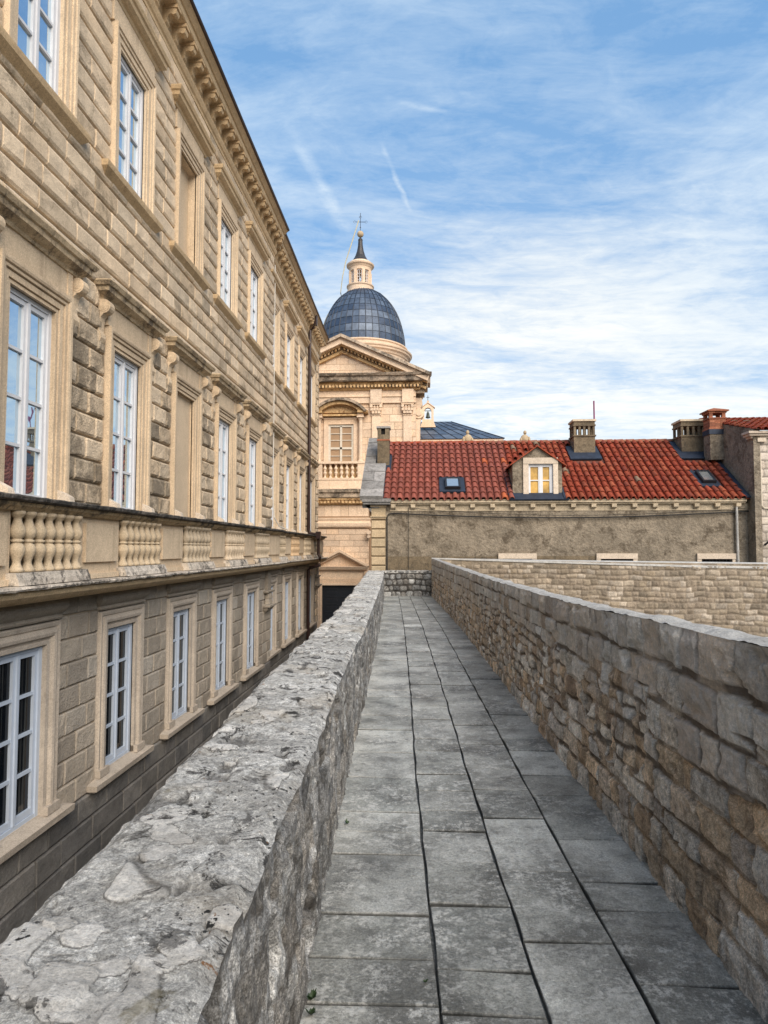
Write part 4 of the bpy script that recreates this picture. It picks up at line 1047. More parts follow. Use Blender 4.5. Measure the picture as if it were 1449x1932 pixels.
# roof deck, tiles
roofq = MB()
roofq.add([roofp(-1.66, 0, -.03), roofp(12.0, 0, -.03), roofp(12.0, SL, -.03), roofp(-1.66, SL, -.03)], [(0, 1, 2, 3)])
roofq.add([(-1.66, RY, RZZ - .03), (12, RY, RZZ - .03), (12, 32.9, 3.4), (-1.66, 32.9, 3.4)], [(0, 1, 2, 3)])
rf = hp(roofq.build('roof', M['pan'], fix=False))
DX0, DX1 = 3.40, 5.25
sk = [(.66, 1.60, 25.16, 26.02), (10.42, 11.20, 25.42, 26.45)]
ch_rect = [(-1.9, -1.30, 26.6, 27.9), (6.05, 7.35, 27.25, 28.4), (10.5, 12.1, 27.25, 28.9)]
def blocked(x, y):
    if DX0 - .08 < x < DX1 + .1:
        if y < 26.6: return True
        if y < 28.35 and abs(x - 4.33) < (28.35 - y) / (28.35 - 26.6) * 1.02: return True
    for r in sk + ch_rect:
        if r[0] < x < r[1] and r[2] < y < r[3]: return True
    return x > 12.0 - .25 or x < -1.45 and y < 26.9 or x < -1.40
def tiles(mb, xa, xb, pitch, rows, expo, jit, tone, basep=lambda x, v, n: roofp(x, v, n), blk=blocked, N=6):
    nx = int((xb - xa) / pitch)
    for c in range(nx + 1):
        x = xa + pitch * c; wob = random.uniform(-jit, jit)
        for r in range(rows):
            v0 = r * expo - .04; v1 = v0 + expo + .06
            X_, Y_, _z = basep(x, (v0 + v1) / 2, 0)
            if blk(x, Y_): continue
            jx_ = wob + random.uniform(-jit, jit); r0 = pitch * .40; r1 = pitch * .315; n0 = .035 + random.uniform(0, jit * .6); n1 = 0.0
            vs = []; tn = tone(x, r)
            for (v_, rr_, nn) in ((v0, r0, n0), (v0 + .012, r0 * 1.0, n0), (v1, r1, n1)):
                for k in range(N + 1):
                    a = math.pi * k / N; vs.append(basep(x + jx_ - rr_ * math.cos(a), v_, nn + rr_ * .95 * math.sin(a)))
            for k in range(N + 1):
                a = math.pi * k / N; vs.append(basep(x + jx_ - r0 * .82 * math.cos(a), v0 + .0, n0 + r0 * .78 * math.sin(a)))
            n1_ = N + 1; fs = [(k, k + 1, n1_ + k + 1, n1_ + k) for k in range(N)] + [(n1_ + k, n1_ + k + 1, 2 * n1_ + k + 1, 2 * n1_ + k) for k in range(N)]
            fs += [(3 * n1_ + k, 3 * n1_ + k + 1, k + 1, k) for k in range(N)]
            mb.add(vs, fs, tn)
            # channel between the cover tiles
            vs = []; xc = x + pitch / 2
            for (v_, nn) in ((v0, .012), (v1, -.012)):
                for k in range(4): a = math.pi * (k + .5) / 4; vs.append(basep(xc - pitch * .30 * math.cos(a), v_, nn + .03 - pitch * .2 * math.sin(a)))
            mb.add(vs, [(k, k + 1, 5 + k, 4 + k) for k in range(3)], (tn[0] * .6, tn[1] * .3, tn[2]))
random.seed(12)
def tone_new(x, r): return (random.random(), random.random() * .8 + .1, .9 if random.random() < .012 else 0.0)
def tone_old(x, r): return (random.random(), random.random(), .9 if random.random() < .025 else 0.0)
mb = MB(); tiles(mb, -1.40, 3.5, .262, 12, .415, .004, tone_new); hp(mb.build('new_tiles', M['tile'], smooth=False), rf)
mb = MB(); tiles(mb, 3.58, 12.0, .262, 12, .415, .014, tone_old); hp(mb.build('old_tiles', M['tileold'], smooth=False), rf)
mb = MB()
x = -1.5
while x < 11.4:
    L = .46; r0, r1 = .13, .105; vs = []
    for (xx, rr_) in ((x, r1), (x + L + .03, r0)):
        for k in range(9): a = math.pi * k / 8; vs.append((xx, RY + .02 - rr_ * 1.15 * math.cos(a), RZZ - .03 + rr_ * math.sin(a)))
    for k in range(9): a = math.pi * k / 8; vs.append((x + L + .03, RY + .02 - r0 * .8 * math.cos(a), RZZ - .03 + r0 * .75 * math.sin(a)))
    mb.add(vs, [(k, k + 1, 10 + k, 9 + k) for k in range(8)] + [(9 + k, 10 + k, 19 + k, 18 + k) for k in range(8)], (random.random(), random.random(), .0 if x < 2.6 else .45)); x += L
hp(mb.build('ridge_tiles', M['tileold']), rf)
# flashings
def patch(x0, x1, v0, v1, n_):
    mb = MB(); mb.add([roofp(x0, v0, n_), roofp(x1, v0, n_), roofp(x1, v1, n_), roofp(x0, v1, n_), roofp(x0, v0, n_ - .06), roofp(x1, v0, n_ - .06), roofp(x1, v1, n_ - .06), roofp(x0, v1, n_ - .06)], [(0, 1, 2, 3), (7, 6, 5, 4), (0, 4, 5, 1), (1, 5, 6, 2), (2, 6, 7, 3), (3, 7, 4, 0)]); hp(mb.build('lead_flashing', M['lead']), rf)
patch(-1.52, -1.44, -.02, 2.6, .05); patch(-1.52, -1.30, vof(26.62), vof(27.9), .06)
for r in sk: patch(r[0] - .02, r[1] + .02, vof(r[2]) - .05, vof(r[3]) + .05, .075)
patch(6.08, 7.36, vof(27.32), vof(28.3), .08); patch(10.5, 12.0, vof(27.3), vof(28.6), .08)
patch(11.74, 11.95, -.02, vof(27.25), .08); patch(3.22, 3.42, -.02, vof(26.3), .06); patch(5.24, 5.42, -.02, vof(26.3), .06); patch(3.22, 5.42, -.05, .42, .03)
# skylights
for (x0, x1, y0, y1) in [(.86, 1.44, 25.24, 25.90), (10.60, 11.10, 25.55, 26.24)]:
    mb = MB(); v0, v1 = vof(y0), vof(y1)
    for (a, b_, c, d_) in ((x0, x1, v0, v0 + .07), (x0, x1, v1 - .07, v1), (x0, x0 + .07, v0 + .07, v1 - .07), (x1 - .07, x1, v0 + .07, v1 - .07)):
        mb.add([roofp(p_, q_, n_) for n_ in (.05, .20) for q_ in (c, d_) for p_ in (a, b_)], [(0, 2, 3, 1), (4, 5, 7, 6), (0, 1, 5, 4), (2, 6, 7, 3), (0, 4, 6, 2), (1, 3, 7, 5)])
    s_ = hp(mb.build('skylight', M['iron'])); gl = MB(); gl.add([roofp(x0 + .07, v0 + .07, .175), roofp(x1 - .07, v0 + .07, .175), roofp(x1 - .07, v1 - .07, .175), roofp(x0 + .07, v1 - .07, .175)], [(0, 1, 2, 3)]); hp(gl.build('pane', M['skypane']), s_)
# dormer
mb = MB(); yb = 28.3
pent = [(3.40, 3.50), (3.40, 4.86), (4.33, 5.50), (5.25, 4.86), (5.25, 3.50)]
wx0, wx1, wz0, wz1 = 3.99, 4.91, 3.62, 4.86
mb.prism([(3.40, 3.5), (3.40, 4.86), (4.33, 5.50), (5.25, 4.86), (5.25, 3.5), (wx1, 3.5), (wx1, wz1), (wx0, wz1), (wx0, 3.5)], lambda u, w, a: (u, a, w), 25.06, 25.4, (.5, .5, 0))
mb.prism([(3.42, 3.3), (3.42, 4.84), (4.33, 5.47), (5.23, 4.84), (5.23, 3.3)], lambda u, w, a: (u, a, w), 25.4, 28.0, (.5, .5, 0))
dm = hp(mb.build('dormer', M['house']))
mb = MB()
for (x0, z0, x1, z1) in ((3.30, 4.84, 4.33, 5.56), (4.33, 5.56, 5.40, 4.80)):
    mb.prism([(x0, z0), (x1, z1), (x1, z1 - .045), (x0, z0 - .045)], lambda u, w, a: (u, a, w), 24.92, 28.4, (.6, .6, 0))
hp(mb.build('roof', M['tileold']), dm)
mb = MB(); mb.box(3.79, 5.09, 24.97, 25.1, wz1, 5.09); mb.box(3.79, wx0, 24.985, 25.1, 3.5, wz1); mb.box(wx1, 5.09, 24.985, 25.1, 3.5, wz1); hp(mb.build('window_surround', M['white_stone']), dm)
mb = MB(); y0, y1 = 25.08, 25.14
for (a, b_, c, d_) in ((wx0, wx1, 3.5, 3.6), (wx0, wx1, 4.80, 4.86), (wx0, wx0 + .05, 3.6, 4.8), (wx1 - .09, wx1, 3.6, 4.8), (4.40, 4.50, 3.6, 4.8)): mb.box(a, b_, y0, y1, c, d_)
for (a, b_) in ((wx0 + .05, 4.40), (4.50, wx1 - .09)):
    mb.box(a, a + .035, y0 + .01, y1 - .01, 3.6, 4.8); mb.box(b_ - .035, b_, y0 + .01, y1 - .01, 3.6, 4.8); mb.box(a + .035, b_ - .035, y0 + .015, y1 - .01, 4.22, 4.26); mb.box(a + .035, b_ - .035, y0 + .012, y1 - .01, 3.6, 3.66); mb.box(a + .035, b_ - .035, y0 + .012, y1 - .01, 4.75, 4.8)
wn = hp(mb.build('window_frame', M['wood']), dm); 
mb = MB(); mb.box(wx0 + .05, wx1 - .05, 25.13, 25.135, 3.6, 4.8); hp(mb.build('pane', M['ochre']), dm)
# chimneys
def opened_chimney(x0, x1, y0, y1, zb, zt, mat, parent, label=None):
    mb = MB(); e = .05
    mb.box(x0, x1, y0, y1, zb, zt - .72); mb.box(x0 - .04, x1 + .04, y0 - .04, y1 + .04, zt - .72, zt - .66)
    n = 3 if x1 - x0 > .8 else 1; w = (x1 - x0); pw = .09
    for k in range(n + 2):
        xa = x0 + (w - pw) * k / (n + 1); mb.box(xa, xa + pw, y0, y0 + .1, zt - .66, zt - .28); mb.box(xa, xa + pw, y1 - .1, y1, zt - .66, zt - .28)
    mb.box(x0, x0 + .08, y0 + .35, y0 + .45, zt - .66, zt - .28); mb.box(x1 - .08, x1, y0 + .35, y0 + .45, zt - .66, zt - .28)
    mb.box(x0 - .03, x1 + .03, y0 - .03, y1 + .03, zt - .28, zt - .22); mb.box(x0, x1, y0, y1, zt - .22, zt - .08)
    c = hp(mb.build('chimney', mat)); s = MB(); s.box(x0 - .05, x1 + .05, y0 - .05, y1 + .05, zt - .08, zt); hp(s.build('chimney_cap', M['housepale']), c)
    return c
opened_chimney(6.33, 7.20, 27.75, 28.55, 5.2, 7.07, M['chim'], house)
opened_chimney(10.72, 11.72, 27.75, 28.65, 5.2, 7.02, M['chim'], house)
mb = MB(); x0, x1, y0, y1 = -1.87, -1.38, 26.95, 27.45; zt = 6.72
mb.box(x0, x1, y0, y1, 4.9, zt - .6, (.3, .4, 0)); mb.box(x0, x1, y0, y1, zt - .54, zt - .34, (.8, .7, 0)); mb.box(x0, x0 + .15, y0, y1, zt - .34, zt - .08, (.8, .7, 0)); mb.box(x1 - .17, x1, y0, y1, zt - .34, zt - .08, (.8, .7, 0))
mb.box(x0 + .15, x1 - .17, y1 - .02, y1 - .01, zt - .34, zt - .08); c = hp(mb.build('chimney', M['chim']))
s = MB(); s.box(x0 - .02, x1 + .02, y0 - .02, y1 + .02, zt - .6, zt - .54); hp(s.build('brick_course', M['brick']), c)
s = MB(); s.box(x0 + .15, x1 - .17, y0 + .12, y0 + .14, zt - .34, zt - .08); hp(s.build('flue_opening', M['void']), c)
s = MB(); s.box(x0 - .04, x1 + .04, y0 - .04, y1 + .04, zt - .08, zt); hp(s.build('chimney_cap', M['slab']), c)
# white and green flecked downpipe
mb = MB()
for k in range(14): z = 3.2 - k * .33; mb.tube([(11.53, 24.88, z), (11.53, 24.88, z - .30)], .045, 8, (random.random(), random.random(), 0)); mb.tube([(11.53, 24.88, z - .29), (11.53, 24.88, z - .33)], .056, 8)
hp(mb.build('downpipe', M['cap']))
mb = MB(); mb.tube([(7.24, 28.0, 7.0), (7.24, 28.0, 7.9)], .032, 8); tag(mb.build('rod', M['magenta']), 'thin purple rod standing up from the middle chimney of the tiled roof', 'rod')

# cables on the house front
mb = MB(); mb.tube([(-1.36, 24.93, -2.0), (-1.36, 24.93, 2.85), (-1.30, 24.93, 2.97), (-1.1, 24.93, 3.0)] + [(x, 24.9, 2.99 - .20 * math.sin(math.pi * (x + 1.1) / 13.2) + .004 * x) for x in np.linspace(0, 12.0, 26)] + [(12.6, 24.35, 3.06), (14, 24.3, 3.15)], .024, 6)
tag(mb.build('power_cable', M['cable']), 'thick black cable climbing the house corner and sagging along under its eaves', 'cable')
mb = MB(); mb.tube([(-.55, 24.93, -1.0), (-.55, 24.93, 3.2), (-.5, 24.92, 3.22)] + [(x, 24.89, 3.16 - .26 * math.sin(math.pi * (x + .5) / 12.6)) for x in np.linspace(.2, 12.1, 24)], .010, 6)
tag(mb.build('power_cable', M['cable']), 'thin dark wire slung just below the corbels of the tiled house', 'cable')

# ================================================================== STONE HOUSE at the right edge
nb = tag(empty('stone_house', (14, 27, -4.5)), 'tall house of white squared rubble with a red tiled roof at the right edge', 'house')
NO = Vector((-14, -27, 4.5))
def nbp(o, par=None):
    o.parent = par or nb
    if par is None: o.location = NO
    return o
o = frontal(11.99, 16.5, 24.50, 24.50, -.4, 5.66, [.30, .28, .31, .27, .30, .29] * 4, .22, .55, 77, M['rubble'], 'front_wall', None, .03, .03, .022, .02, .05); nbp(o)
mb = MB(); mb.box(11.985, 16.5, 24.52, 24.8, -4.5, 5.6); mb.prism([(24.5, -4.5), (24.4, 5.99), (29.2, 7.25), (33, 6.3), (33, -4.5)], lambda u, w, a: (a, u, w), 11.97, 12.2, (.4, .5, 0)); mb.box(12.2, 16.5, 32.7, 33, -4.5, 6.4)
nbp(mb.build('side_wall', M['house']))
mb = MB()
for (z0, z1, p) in ((5.66, 5.74, .08), (5.74, 5.82, .2), (5.82, 5.90, .27)): mb.box(11.96 - p * .8, 16.5, 24.5 - p, 24.8, z0, z1)
mb.box(12.1, 12.4, 24.35, 24.55, 5.52, 5.66); nbp(mb.build('eaves_cornice', M['white_stone']))
mb = MB(); NS = math.hypot(5, 1.35)
def nroof(x, v, n): return (x, 24.2 + v * 5 / NS - n * 1.35 / NS, 5.93 + v * 1.35 / NS + n * 5 / NS)
mb.add([nroof(12.0, 0, -.02), nroof(16.5, 0, -.02), nroof(16.5, NS, -.02), nroof(12.0, NS, -.02)], [(0, 1, 2, 3)]); r2 = nbp(mb.build('roof', M['pan'], fix=False))
mb = MB(); tiles(mb, 12.05, 16.5, .25, 12, .42, .012, tone_old, nroof, lambda x, y: False)
nbp(mb.build('roof_tiles', M['tileold']), r2)
mb = MB(); x0, x1, y0, y1 = 11.45, 12.08, 26.75, 27.35
mb.box(x0, x1, y0, y1, 5.2, 6.24, (.2, .2, 0)); c = nbp(mb.build('chimney', M['house'])); mb = MB(); mb.box(x0 - .03, x1 + .03, y0 - .03, y1 + .03, 6.22, 6.42); nbp(mb.build('lead_apron', M['lead']), c)
mb = MB(); random.seed(5); z = 6.42
while z < 7.14:
    if 6.84 < z < 7.06:
        for (a, b_) in ((x0, x0 + .13), (x1 - .13, x1)):
            for (q, w_) in ((y0, y0 + .13), (y1 - .13, y1)): mb.box(a, b_, q, w_, z, z + .052)
    else:
        e = .035 if (z < 6.46 or 6.78 < z < 6.84 or z > 7.06) else 0
        k = 0; nbk = 3
        for k in range(nbk): mb.box(x0 - e + (x1 - x0 + 2 * e) * k / nbk + .003, x0 - e + (x1 - x0 + 2 * e) * (k + 1) / nbk - .003, y0 - e, y1 + e, z, z + .052)
    z += .06
nbp(mb.build('brick_stack', M['brick']), c)
mb = MB(); mb.add([(x0 - .1, y0 - .1, 7.14), (x1 + .1, y0 - .1, 7.14), (x1 + .1, y1 + .1, 7.14), (x0 - .1, y1 + .1, 7.14), (x0 - .1, y0 - .1, 7.19), (x1 + .1, y0 - .1, 7.19), (x1 + .1, y1 + .1, 7.19), (x0 - .1, y1 + .1, 7.19), ((x0 + x1) / 2, (y0 + y1) / 2, 7.34)],
                  [(3, 2, 1, 0), (0, 1, 5, 4), (1, 2, 6, 5), (2, 3, 7, 6), (3, 0, 4, 7), (4, 5, 8), (5, 6, 8), (6, 7, 8), (7, 4, 8)]); nbp(mb.build('chimney_cap', M['brick']), c)
mb = MB(); mb.tube([(12.22, 24.44, 5.1), (12.22, 24.44, 3.2), (12.3, 24.43, 3.12), (13.2, 24.43, 3.05)], .022, 6); nbp(mb.build('conduit', M['cream']))
mb = MB(); mb.tube([(12.25, 24.42, 1.78), (12.75, 23.9, 2.4), (13.1, 23.6, 2.7)], .035, 6); nbp(mb.build('strut', M['iron']))

# ================================================================== CHURCH
church = tag(empty('church', (-4.5, 45, -4.5)), 'baroque stone church with pedimented front and blue-grey lead dome behind the palace end', 'church')
CO = Vector((4.5, -45, 4.5))
def cp(o, par=None):
    o.parent = par or church
    if par is None: o.location = CO
    return o
Fc = lambda p, y, z: (y, 37 - p, z)      # p towards the viewer
def ashl(mb, x0, x1, z0, z1, yp, row=.42, w=.9, dep=.0, skip=()):
    z = z0; k = 0
    while z < z1 - .02:
        zt = min(z + row, z1); x = x0 - (w * .5 if k % 2 else 0) + random.uniform(-.1, .1)
        while x < x1:
            xe = x + w * random.uniform(.75, 1.25); a, b_ = max(x, x0), min(xe, x1)
            parts = [(a, b_)]
            for (sx0, sx1, sz0, sz1) in skip:
                if zt > sz0 + .02 and z < sz1 - .02:
                    q = []
                    for (u, v) in parts:
                        if v <= sx0 or u >= sx1: q.append((u, v))
                        else:
                            if u < sx0: q.append((u, sx0))
                            if v > sx1: q.append((sx1, v))
                    parts = q
            for (u, v) in parts:
                if v - u > .03: mb.box(u + .009, v - .009, yp - .03 - random.uniform(0, .012), yp, z + .009, zt - .009)
            x = xe
        z = zt; k += 1
random.seed(21)
# bodies
mb = MB()
mb.box(-12, -.37, 37.0, 44, -4.5, 11.3, (.3, .3, 1)); mb.box(-12, -.15, 38.2, 44, -4.5, 11.3, (.3, .5, 0)); mb.box(-12, -3.0, 36.55, 37, -4.5, 4.3, (.3, .3, 1))
cp(mb.build('walls', M['church']))
mb = MB()
ashl(mb, -8.5, -.37, 4.97, 11.0, 37.0, .43, .95, skip=[(-5.36, -3.9, 6.45, 8.7)])
cp(mb.build('ashlar_facing', M['church'])); mb = MB()
ashl(mb, -8.5, -3.0, .8, 2.75, 36.55, .33, .8); cp(mb.build('ashlar_facing', M['church'])); mb = MB(); ashl(mb, -8.5, -3.0, 3.45, 4.1, 36.55, .65, .55); cp(mb.build('frieze_blocks', M['church'])); mb = MB(); ashl(mb, -6.6, -5.93, -4.5, .8, 36.55, .4, .6); cp(mb.build('ashlar_facing', M['church'])); mb = MB(); ashl(mb, -3.35, -3.0, -4.5, .8, 36.55, .4, .6)
cp(mb.build('ashlar_facing', M['church']))
# lower stage entablature
mb = MB()
cornice(mb, lambda p, y, z: (y, 36.55 - p, z), -9, -3.0, [(2.80, 0), (2.80, .06), (2.86, .08), (2.88, .16), (2.98, .18), (3.08, .19), (3.10, .08), (3.25, .07), (3.27, .12), (3.36, .14), (3.38, 0)], nseg=6)
cp(mb.build('string_course', M['church']))
mb = MB(); cornice(mb, lambda p, y, z: (y, 36.55 - p, z), -9, -2.9, [(4.08, 0), (4.08, .08), (4.14, .12), (4.16, .2), (4.34, .22), (4.36, .3), (4.46, .32), (4.48, 0)], nseg=20, jit=.012)
for k in range(30): mb.box(-8.9 + k * .2, -8.79 + k * .2, 36.22, 36.40, 4.18, 4.32)
cp(mb.build('stained_cornice', M['churchrust']))
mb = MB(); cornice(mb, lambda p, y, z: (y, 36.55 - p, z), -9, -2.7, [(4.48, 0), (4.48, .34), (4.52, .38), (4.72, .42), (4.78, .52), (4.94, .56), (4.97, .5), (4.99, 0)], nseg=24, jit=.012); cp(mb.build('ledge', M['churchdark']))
mb = MB(); mb.box(-6.2, -2.95, 36.3, 37, 4.97, 5.6); mb.box(-6.2, -2.95, 36.27, 36.3, 5.48, 5.58); mb.box(-6.2, -5.62, 36.32, 36.6, 5.6, 6.40); mb.box(-3.62, -3.1, 36.32, 36.6, 5.6, 6.40); mb.box(-6.22, -3.08, 36.28, 36.64, 6.40, 6.53)
for x in (-5.2, -4.2): mb.box(x, x + .02, 36.28, 36.3, 5.0, 5.46)
bc = cp(mb.build('balcony', M['church'])); src = None
for k in range(7):
    x = -5.48 + k * .31
    if src is None:
        b = MB(); b.lathe([(r * 1.15, z * 1.13) for r, z in P], 0, 0, 10, (.5, .5, 0)); src = b.build('baluster', M['church'], bc, smooth=True); o = src
    else: o = src.copy(); COL.objects.link(o); o.parent = bc
    o.location = (x, 36.45, 5.6)
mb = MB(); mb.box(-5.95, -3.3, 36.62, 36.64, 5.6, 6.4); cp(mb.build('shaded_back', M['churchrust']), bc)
# aedicule window
mb = MB()
for (a, b_, y0) in ((-5.62, -3.70, 36.86),):
    mb.box(a, -5.36, y0, 37, 6.5, 8.72); mb.box(-3.92, b_, y0, 37, 6.5, 8.72); mb.box(a, b_, y0, 37, 8.72, 9.08)
    mb.box(a - .02, b_ + .02, y0 - .04, 37, 9.02, 9.10)
for xc in (-5.86, -3.50):
    mb.lathe([(.16, 6.5), (.16, 6.58), (.13, 6.62), (.12, 6.7), (.105, 8.75), (.11, 8.8), (.10, 8.86), (.15, 9.0), (.17, 9.05)], xc, 36.68, 12)
    mb.box(xc - .2, xc + .2, 36.46, 36.9, 9.05, 9.12); mb.box(xc - .17, xc + .17, 36.5, 37, 6.36, 6.5); mb.box(xc - .17, xc + .17, 36.52, 37, 9.12, 9.30)
aw = cp(mb.build('window_surround', M['church']))
mb = MB(); xm = -4.66
def arc(r, cx_, cz, a0, a1, n): return [(cx_ + r * math.cos(R(a0 + (a1 - a0) * k / n)), cz + r * math.sin(R(a0 + (a1 - a0) * k / n))) for k in range(n + 1)]
hw = 1.52; rise = .72; RR = (hw * hw + rise * rise) / (2 * rise); th = math.degrees(math.asin(hw / RR)); cz = 9.42 + rise - RR
outer = arc(RR, xm, cz, 90 + th, 90 - th, 16); inner = arc(RR - .14, xm, cz, 90 - th, 90 + th, 16)
mb.prism(outer + inner, lambda u, w, a: (u, a, w), 36.25, 37.0); cp(mb.build('segmental_pediment', M['churchdark']), aw)
mb = MB(); o2 = arc(RR - .14, xm, cz, 90 + th * .96, 90 - th * .96, 16); i2 = arc(RR - .34, xm, cz, 90 - th * .9, 90 + th * .9, 16)
mb.prism(o2 + i2, lambda u, w, a: (u, a, w), 36.42, 37.0); mb.prism(arc(RR - .34, xm, cz, 90 + th * .85, 90 - th * .85, 14), lambda u, w, a: (u, a, w), 36.75, 37)
mb.box(xm - 1.58, xm - 1.0, 36.36, 37, 9.30, 9.42); mb.box(xm + 1.0, xm + 1.58, 36.36, 37, 9.30, 9.42); mb.box(xm - 1.0, xm + 1.0, 36.62, 37, 9.16, 9.26)
cp(mb.build('pediment_moulding', M['churchrust']), aw)
mb = MB(); y0, y1 = 36.94, 37.02
for (a, b_, c, d_) in ((-5.36, -5.24, 6.5, 8.7), (-4.04, -3.92, 6.5, 8.7), (-4.70, -4.58, 6.5, 8.62), (-5.24, -4.04, 8.58, 8.7), (-5.24, -4.04, 7.30, 7.42), (-5.24, -4.04, 6.5, 6.56)): mb.box(a, b_, y0, y1, c, d_)
for zc in (8.2, 7.82, 6.92): mb.box(-5.24, -4.04, y0 + .02, y1, zc - .02, zc + .02)
wn = cp(mb.build('window', M['woodold'])); mb = MB(); mb.box(-5.3, -4.0, 37.03, 37.06, 6.5, 8.65); cp(mb.build('pane', M['beige_curtain']), wn)
# pilasters with leafy capitals
for xc in (-6.65, -2.63, -.85):
    mb = MB(); mb.box(xc - .24, xc + .24, 36.86, 37, 4.99, 9.24); mb.box(xc - .28, xc + .28, 36.83, 37, 9.20, 9.26)
    pl = cp(mb.build('pilaster', M['church'])); mb = MB()
    mb.prism([(-.24, 9.26), (-.30, 9.72), (.30, 9.72), (.24, 9.26)], lambda u, w, a: (xc + u, a, w), 36.84, 37); mb.box(xc - .36, xc + .36, 36.74, 37, 9.80, 9.90)
    for row_, n_, zz_, s_ in ((0, 3, 9.30, .17), (1, 4, 9.46, .17)):
        for k in range(n_):
            u = (k - (n_ - 1) / 2) * s_; mb.prism([(u - .07, zz_), (u - .075, zz_ + .12), (u, zz_ + .2), (u + .075, zz_ + .12), (u + .07, zz_)], lambda a_, w, q: (xc + a_, q, w), 36.74 - .03 * row_, 36.84)
    for s_ in (-1, 1):
        n = 12; mb.prism([(s_ * .27 + .085 * math.cos(2 * math.pi * k / n), 9.71 + .085 * math.sin(2 * math.pi * k / n)) for k in range(n)], lambda a_, w, q: (xc + a_, q, w), 36.68, 36.86)
        mb.prism([(s_ * .08 + .05 * math.cos(2 * math.pi * k / n), 9.70 + .05 * math.sin(2 * math.pi * k / n)) for k in range(n)], lambda a_, w, q: (xc + a_, q, w), 36.72, 36.86)
    cp(mb.build('capital', M['church']), pl)
# entablature above the pilasters
mb = MB(); mb.box(-9, -.37, 36.84, 37, 9.92, 10.0); mb.box(-9, -.40, 36.88, 37, 10.0, 10.28); mb.box(-9, -.37, 36.82, 37, 10.28, 10.34); mb.box(-9, -.42, 36.9, 37, 10.34, 10.66)
for x0, x1 in ((-2.95, -2.31), (-1.15, -.50)): mb.box(x0, x1, 36.70, 36.9, 9.9, 10.68)
cp(mb.build('entablature', M['church']))
mb = MB(); cornice(mb, Fc, -9.5, -.36, [(10.66, 0), (10.66, .2), (10.74, .24), (10.76, .30), (10.92, .31), (10.94, .36), (11.04, .38), (11.06, .44), (11.08, 0)], nseg=24, jit=.015)
mb.box(-9.4, -.1, 36.69, 36.71, 10.765, 10.915, (0, 0, 1))
for k in range(46): mb.box(-9.3 + k * .2, -9.19 + k * .2, 36.54, 36.70, 10.77, 10.91)
for k in range(6): mb.box(-.30, -.0 + .04, 37.0 + k * .148, 37.08 + k * .148, 10.78, 10.90)
cp(mb.build('dentil_band', M['churchrust']))
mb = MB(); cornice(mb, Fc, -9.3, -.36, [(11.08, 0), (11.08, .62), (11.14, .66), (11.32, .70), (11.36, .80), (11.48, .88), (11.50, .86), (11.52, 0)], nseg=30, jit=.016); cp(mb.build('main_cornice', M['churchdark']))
mb = MB(); mb.box(-.37, .45, 37.0, 38.2, 11.08, 11.5); mb.box(-.37, .30, 37, 38.2, 10.8, 11.08); mb.box(-.37, .12, 37, 38.2, 10.5, 10.8); cp(mb.build('side_cornice', M['churchdark']))
# pediment
ax_, az = -4.57, 13.72; ex, ez = .42, 11.46
def rake(mb, d0, d1, y0, y1, tone=None):
    for s in (1, -1):
        L = math.hypot(ex - ax_, az - ez); nx_, nz_ = (az - ez) / L, (ex - ax_) / L
        # perpendicular offsets measured down from the top edge
        def pt(x, z, d): return (ax_ + s * (x - ax_), z - d / nz_)
        mb.prism([pt(ax_, az, d0), pt(ex - d0 * .3, ez + (d0 * .3) * (az - ez) / (ex - ax_), d0), pt(ex - d1 * .3, ez + (d1 * .3) * (az - ez) / (ex - ax_), d1), pt(ax_, az, d1)], lambda u, w, a: (u, a, w), y0, y1, tone)
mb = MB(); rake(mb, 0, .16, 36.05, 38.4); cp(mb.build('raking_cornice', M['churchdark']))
mb = MB(); rake(mb, .16, .46, 36.25, 37.0); cp(mb.build('raking_band', M['church']))
mb = MB(); rake(mb, .46, .52, 36.45, 37.0); rake(mb, .66, .82, 36.75, 37)
L = math.hypot(ex - ax_, az - ez)
for s in (1, -1):
    for k in range(24):
        t0 = .02 + k * .04; 
        q = []
        for (tt_, d_) in ((t0, .52), (t0 + .021, .52), (t0 + .021, .64), (t0, .64)):
            x = ax_ + (ex - ax_) * tt_; z = az + (ez - az) * tt_ - d_ / ((ex - ax_) / L); q.append((ax_ + s * (x - ax_), z))
        if q[2][1] > 11.5: mb.prism(q, lambda u, w, a: (u, a, w), 36.55, 36.7)
rake(mb, .52, .66, 36.70, 37.0, (0, 0, 1))
cp(mb.build('raking_dentils', M['churchrust']))
mb = MB(); mb.prism([(ax_ - 4.6, 11.5), (ax_, 13.4), (ax_ + 4.6, 11.5)], lambda u, w, a: (u, a, w), 37.0, 43); 
mb2 = MB(); ashl(mb2, -8, -1.5, 11.5, 12.9, 37.0, .36, .8)
mb2.v, f_, c_ = mb2.v, mb2.f, mb2.c
keep = MB()
for i in range(0, len(mb2.v), 8):
    cxv = sum(v[0] for v in mb2.v[i:i + 8]) / 8; top_ = max(v[2] for v in mb2.v[i:i + 8]); hwid = (max(v[0] for v in mb2.v[i:i + 8]) - min(v[0] for v in mb2.v[i:i + 8])) / 2
    if top_ < 13.2 - (abs(cxv - ax_) + hwid) * .455: keep.add(mb2.v[i:i + 8], [(0, 2, 3, 1), (4, 5, 7, 6), (0, 1, 5, 4), (2, 6, 7, 3), (0, 4, 6, 2), (1, 3, 7, 5)], mb2.c[i])
tp = cp(mb.build('tympanum', M['church'])); cp(keep.build('tympanum_blocks', M['church']), tp)
mb = MB(); mb.box(-4.92, -4.56, 36.95, 37.0, 11.56, 11.70); cp(mb.build('vent_hole', M['void']), tp)
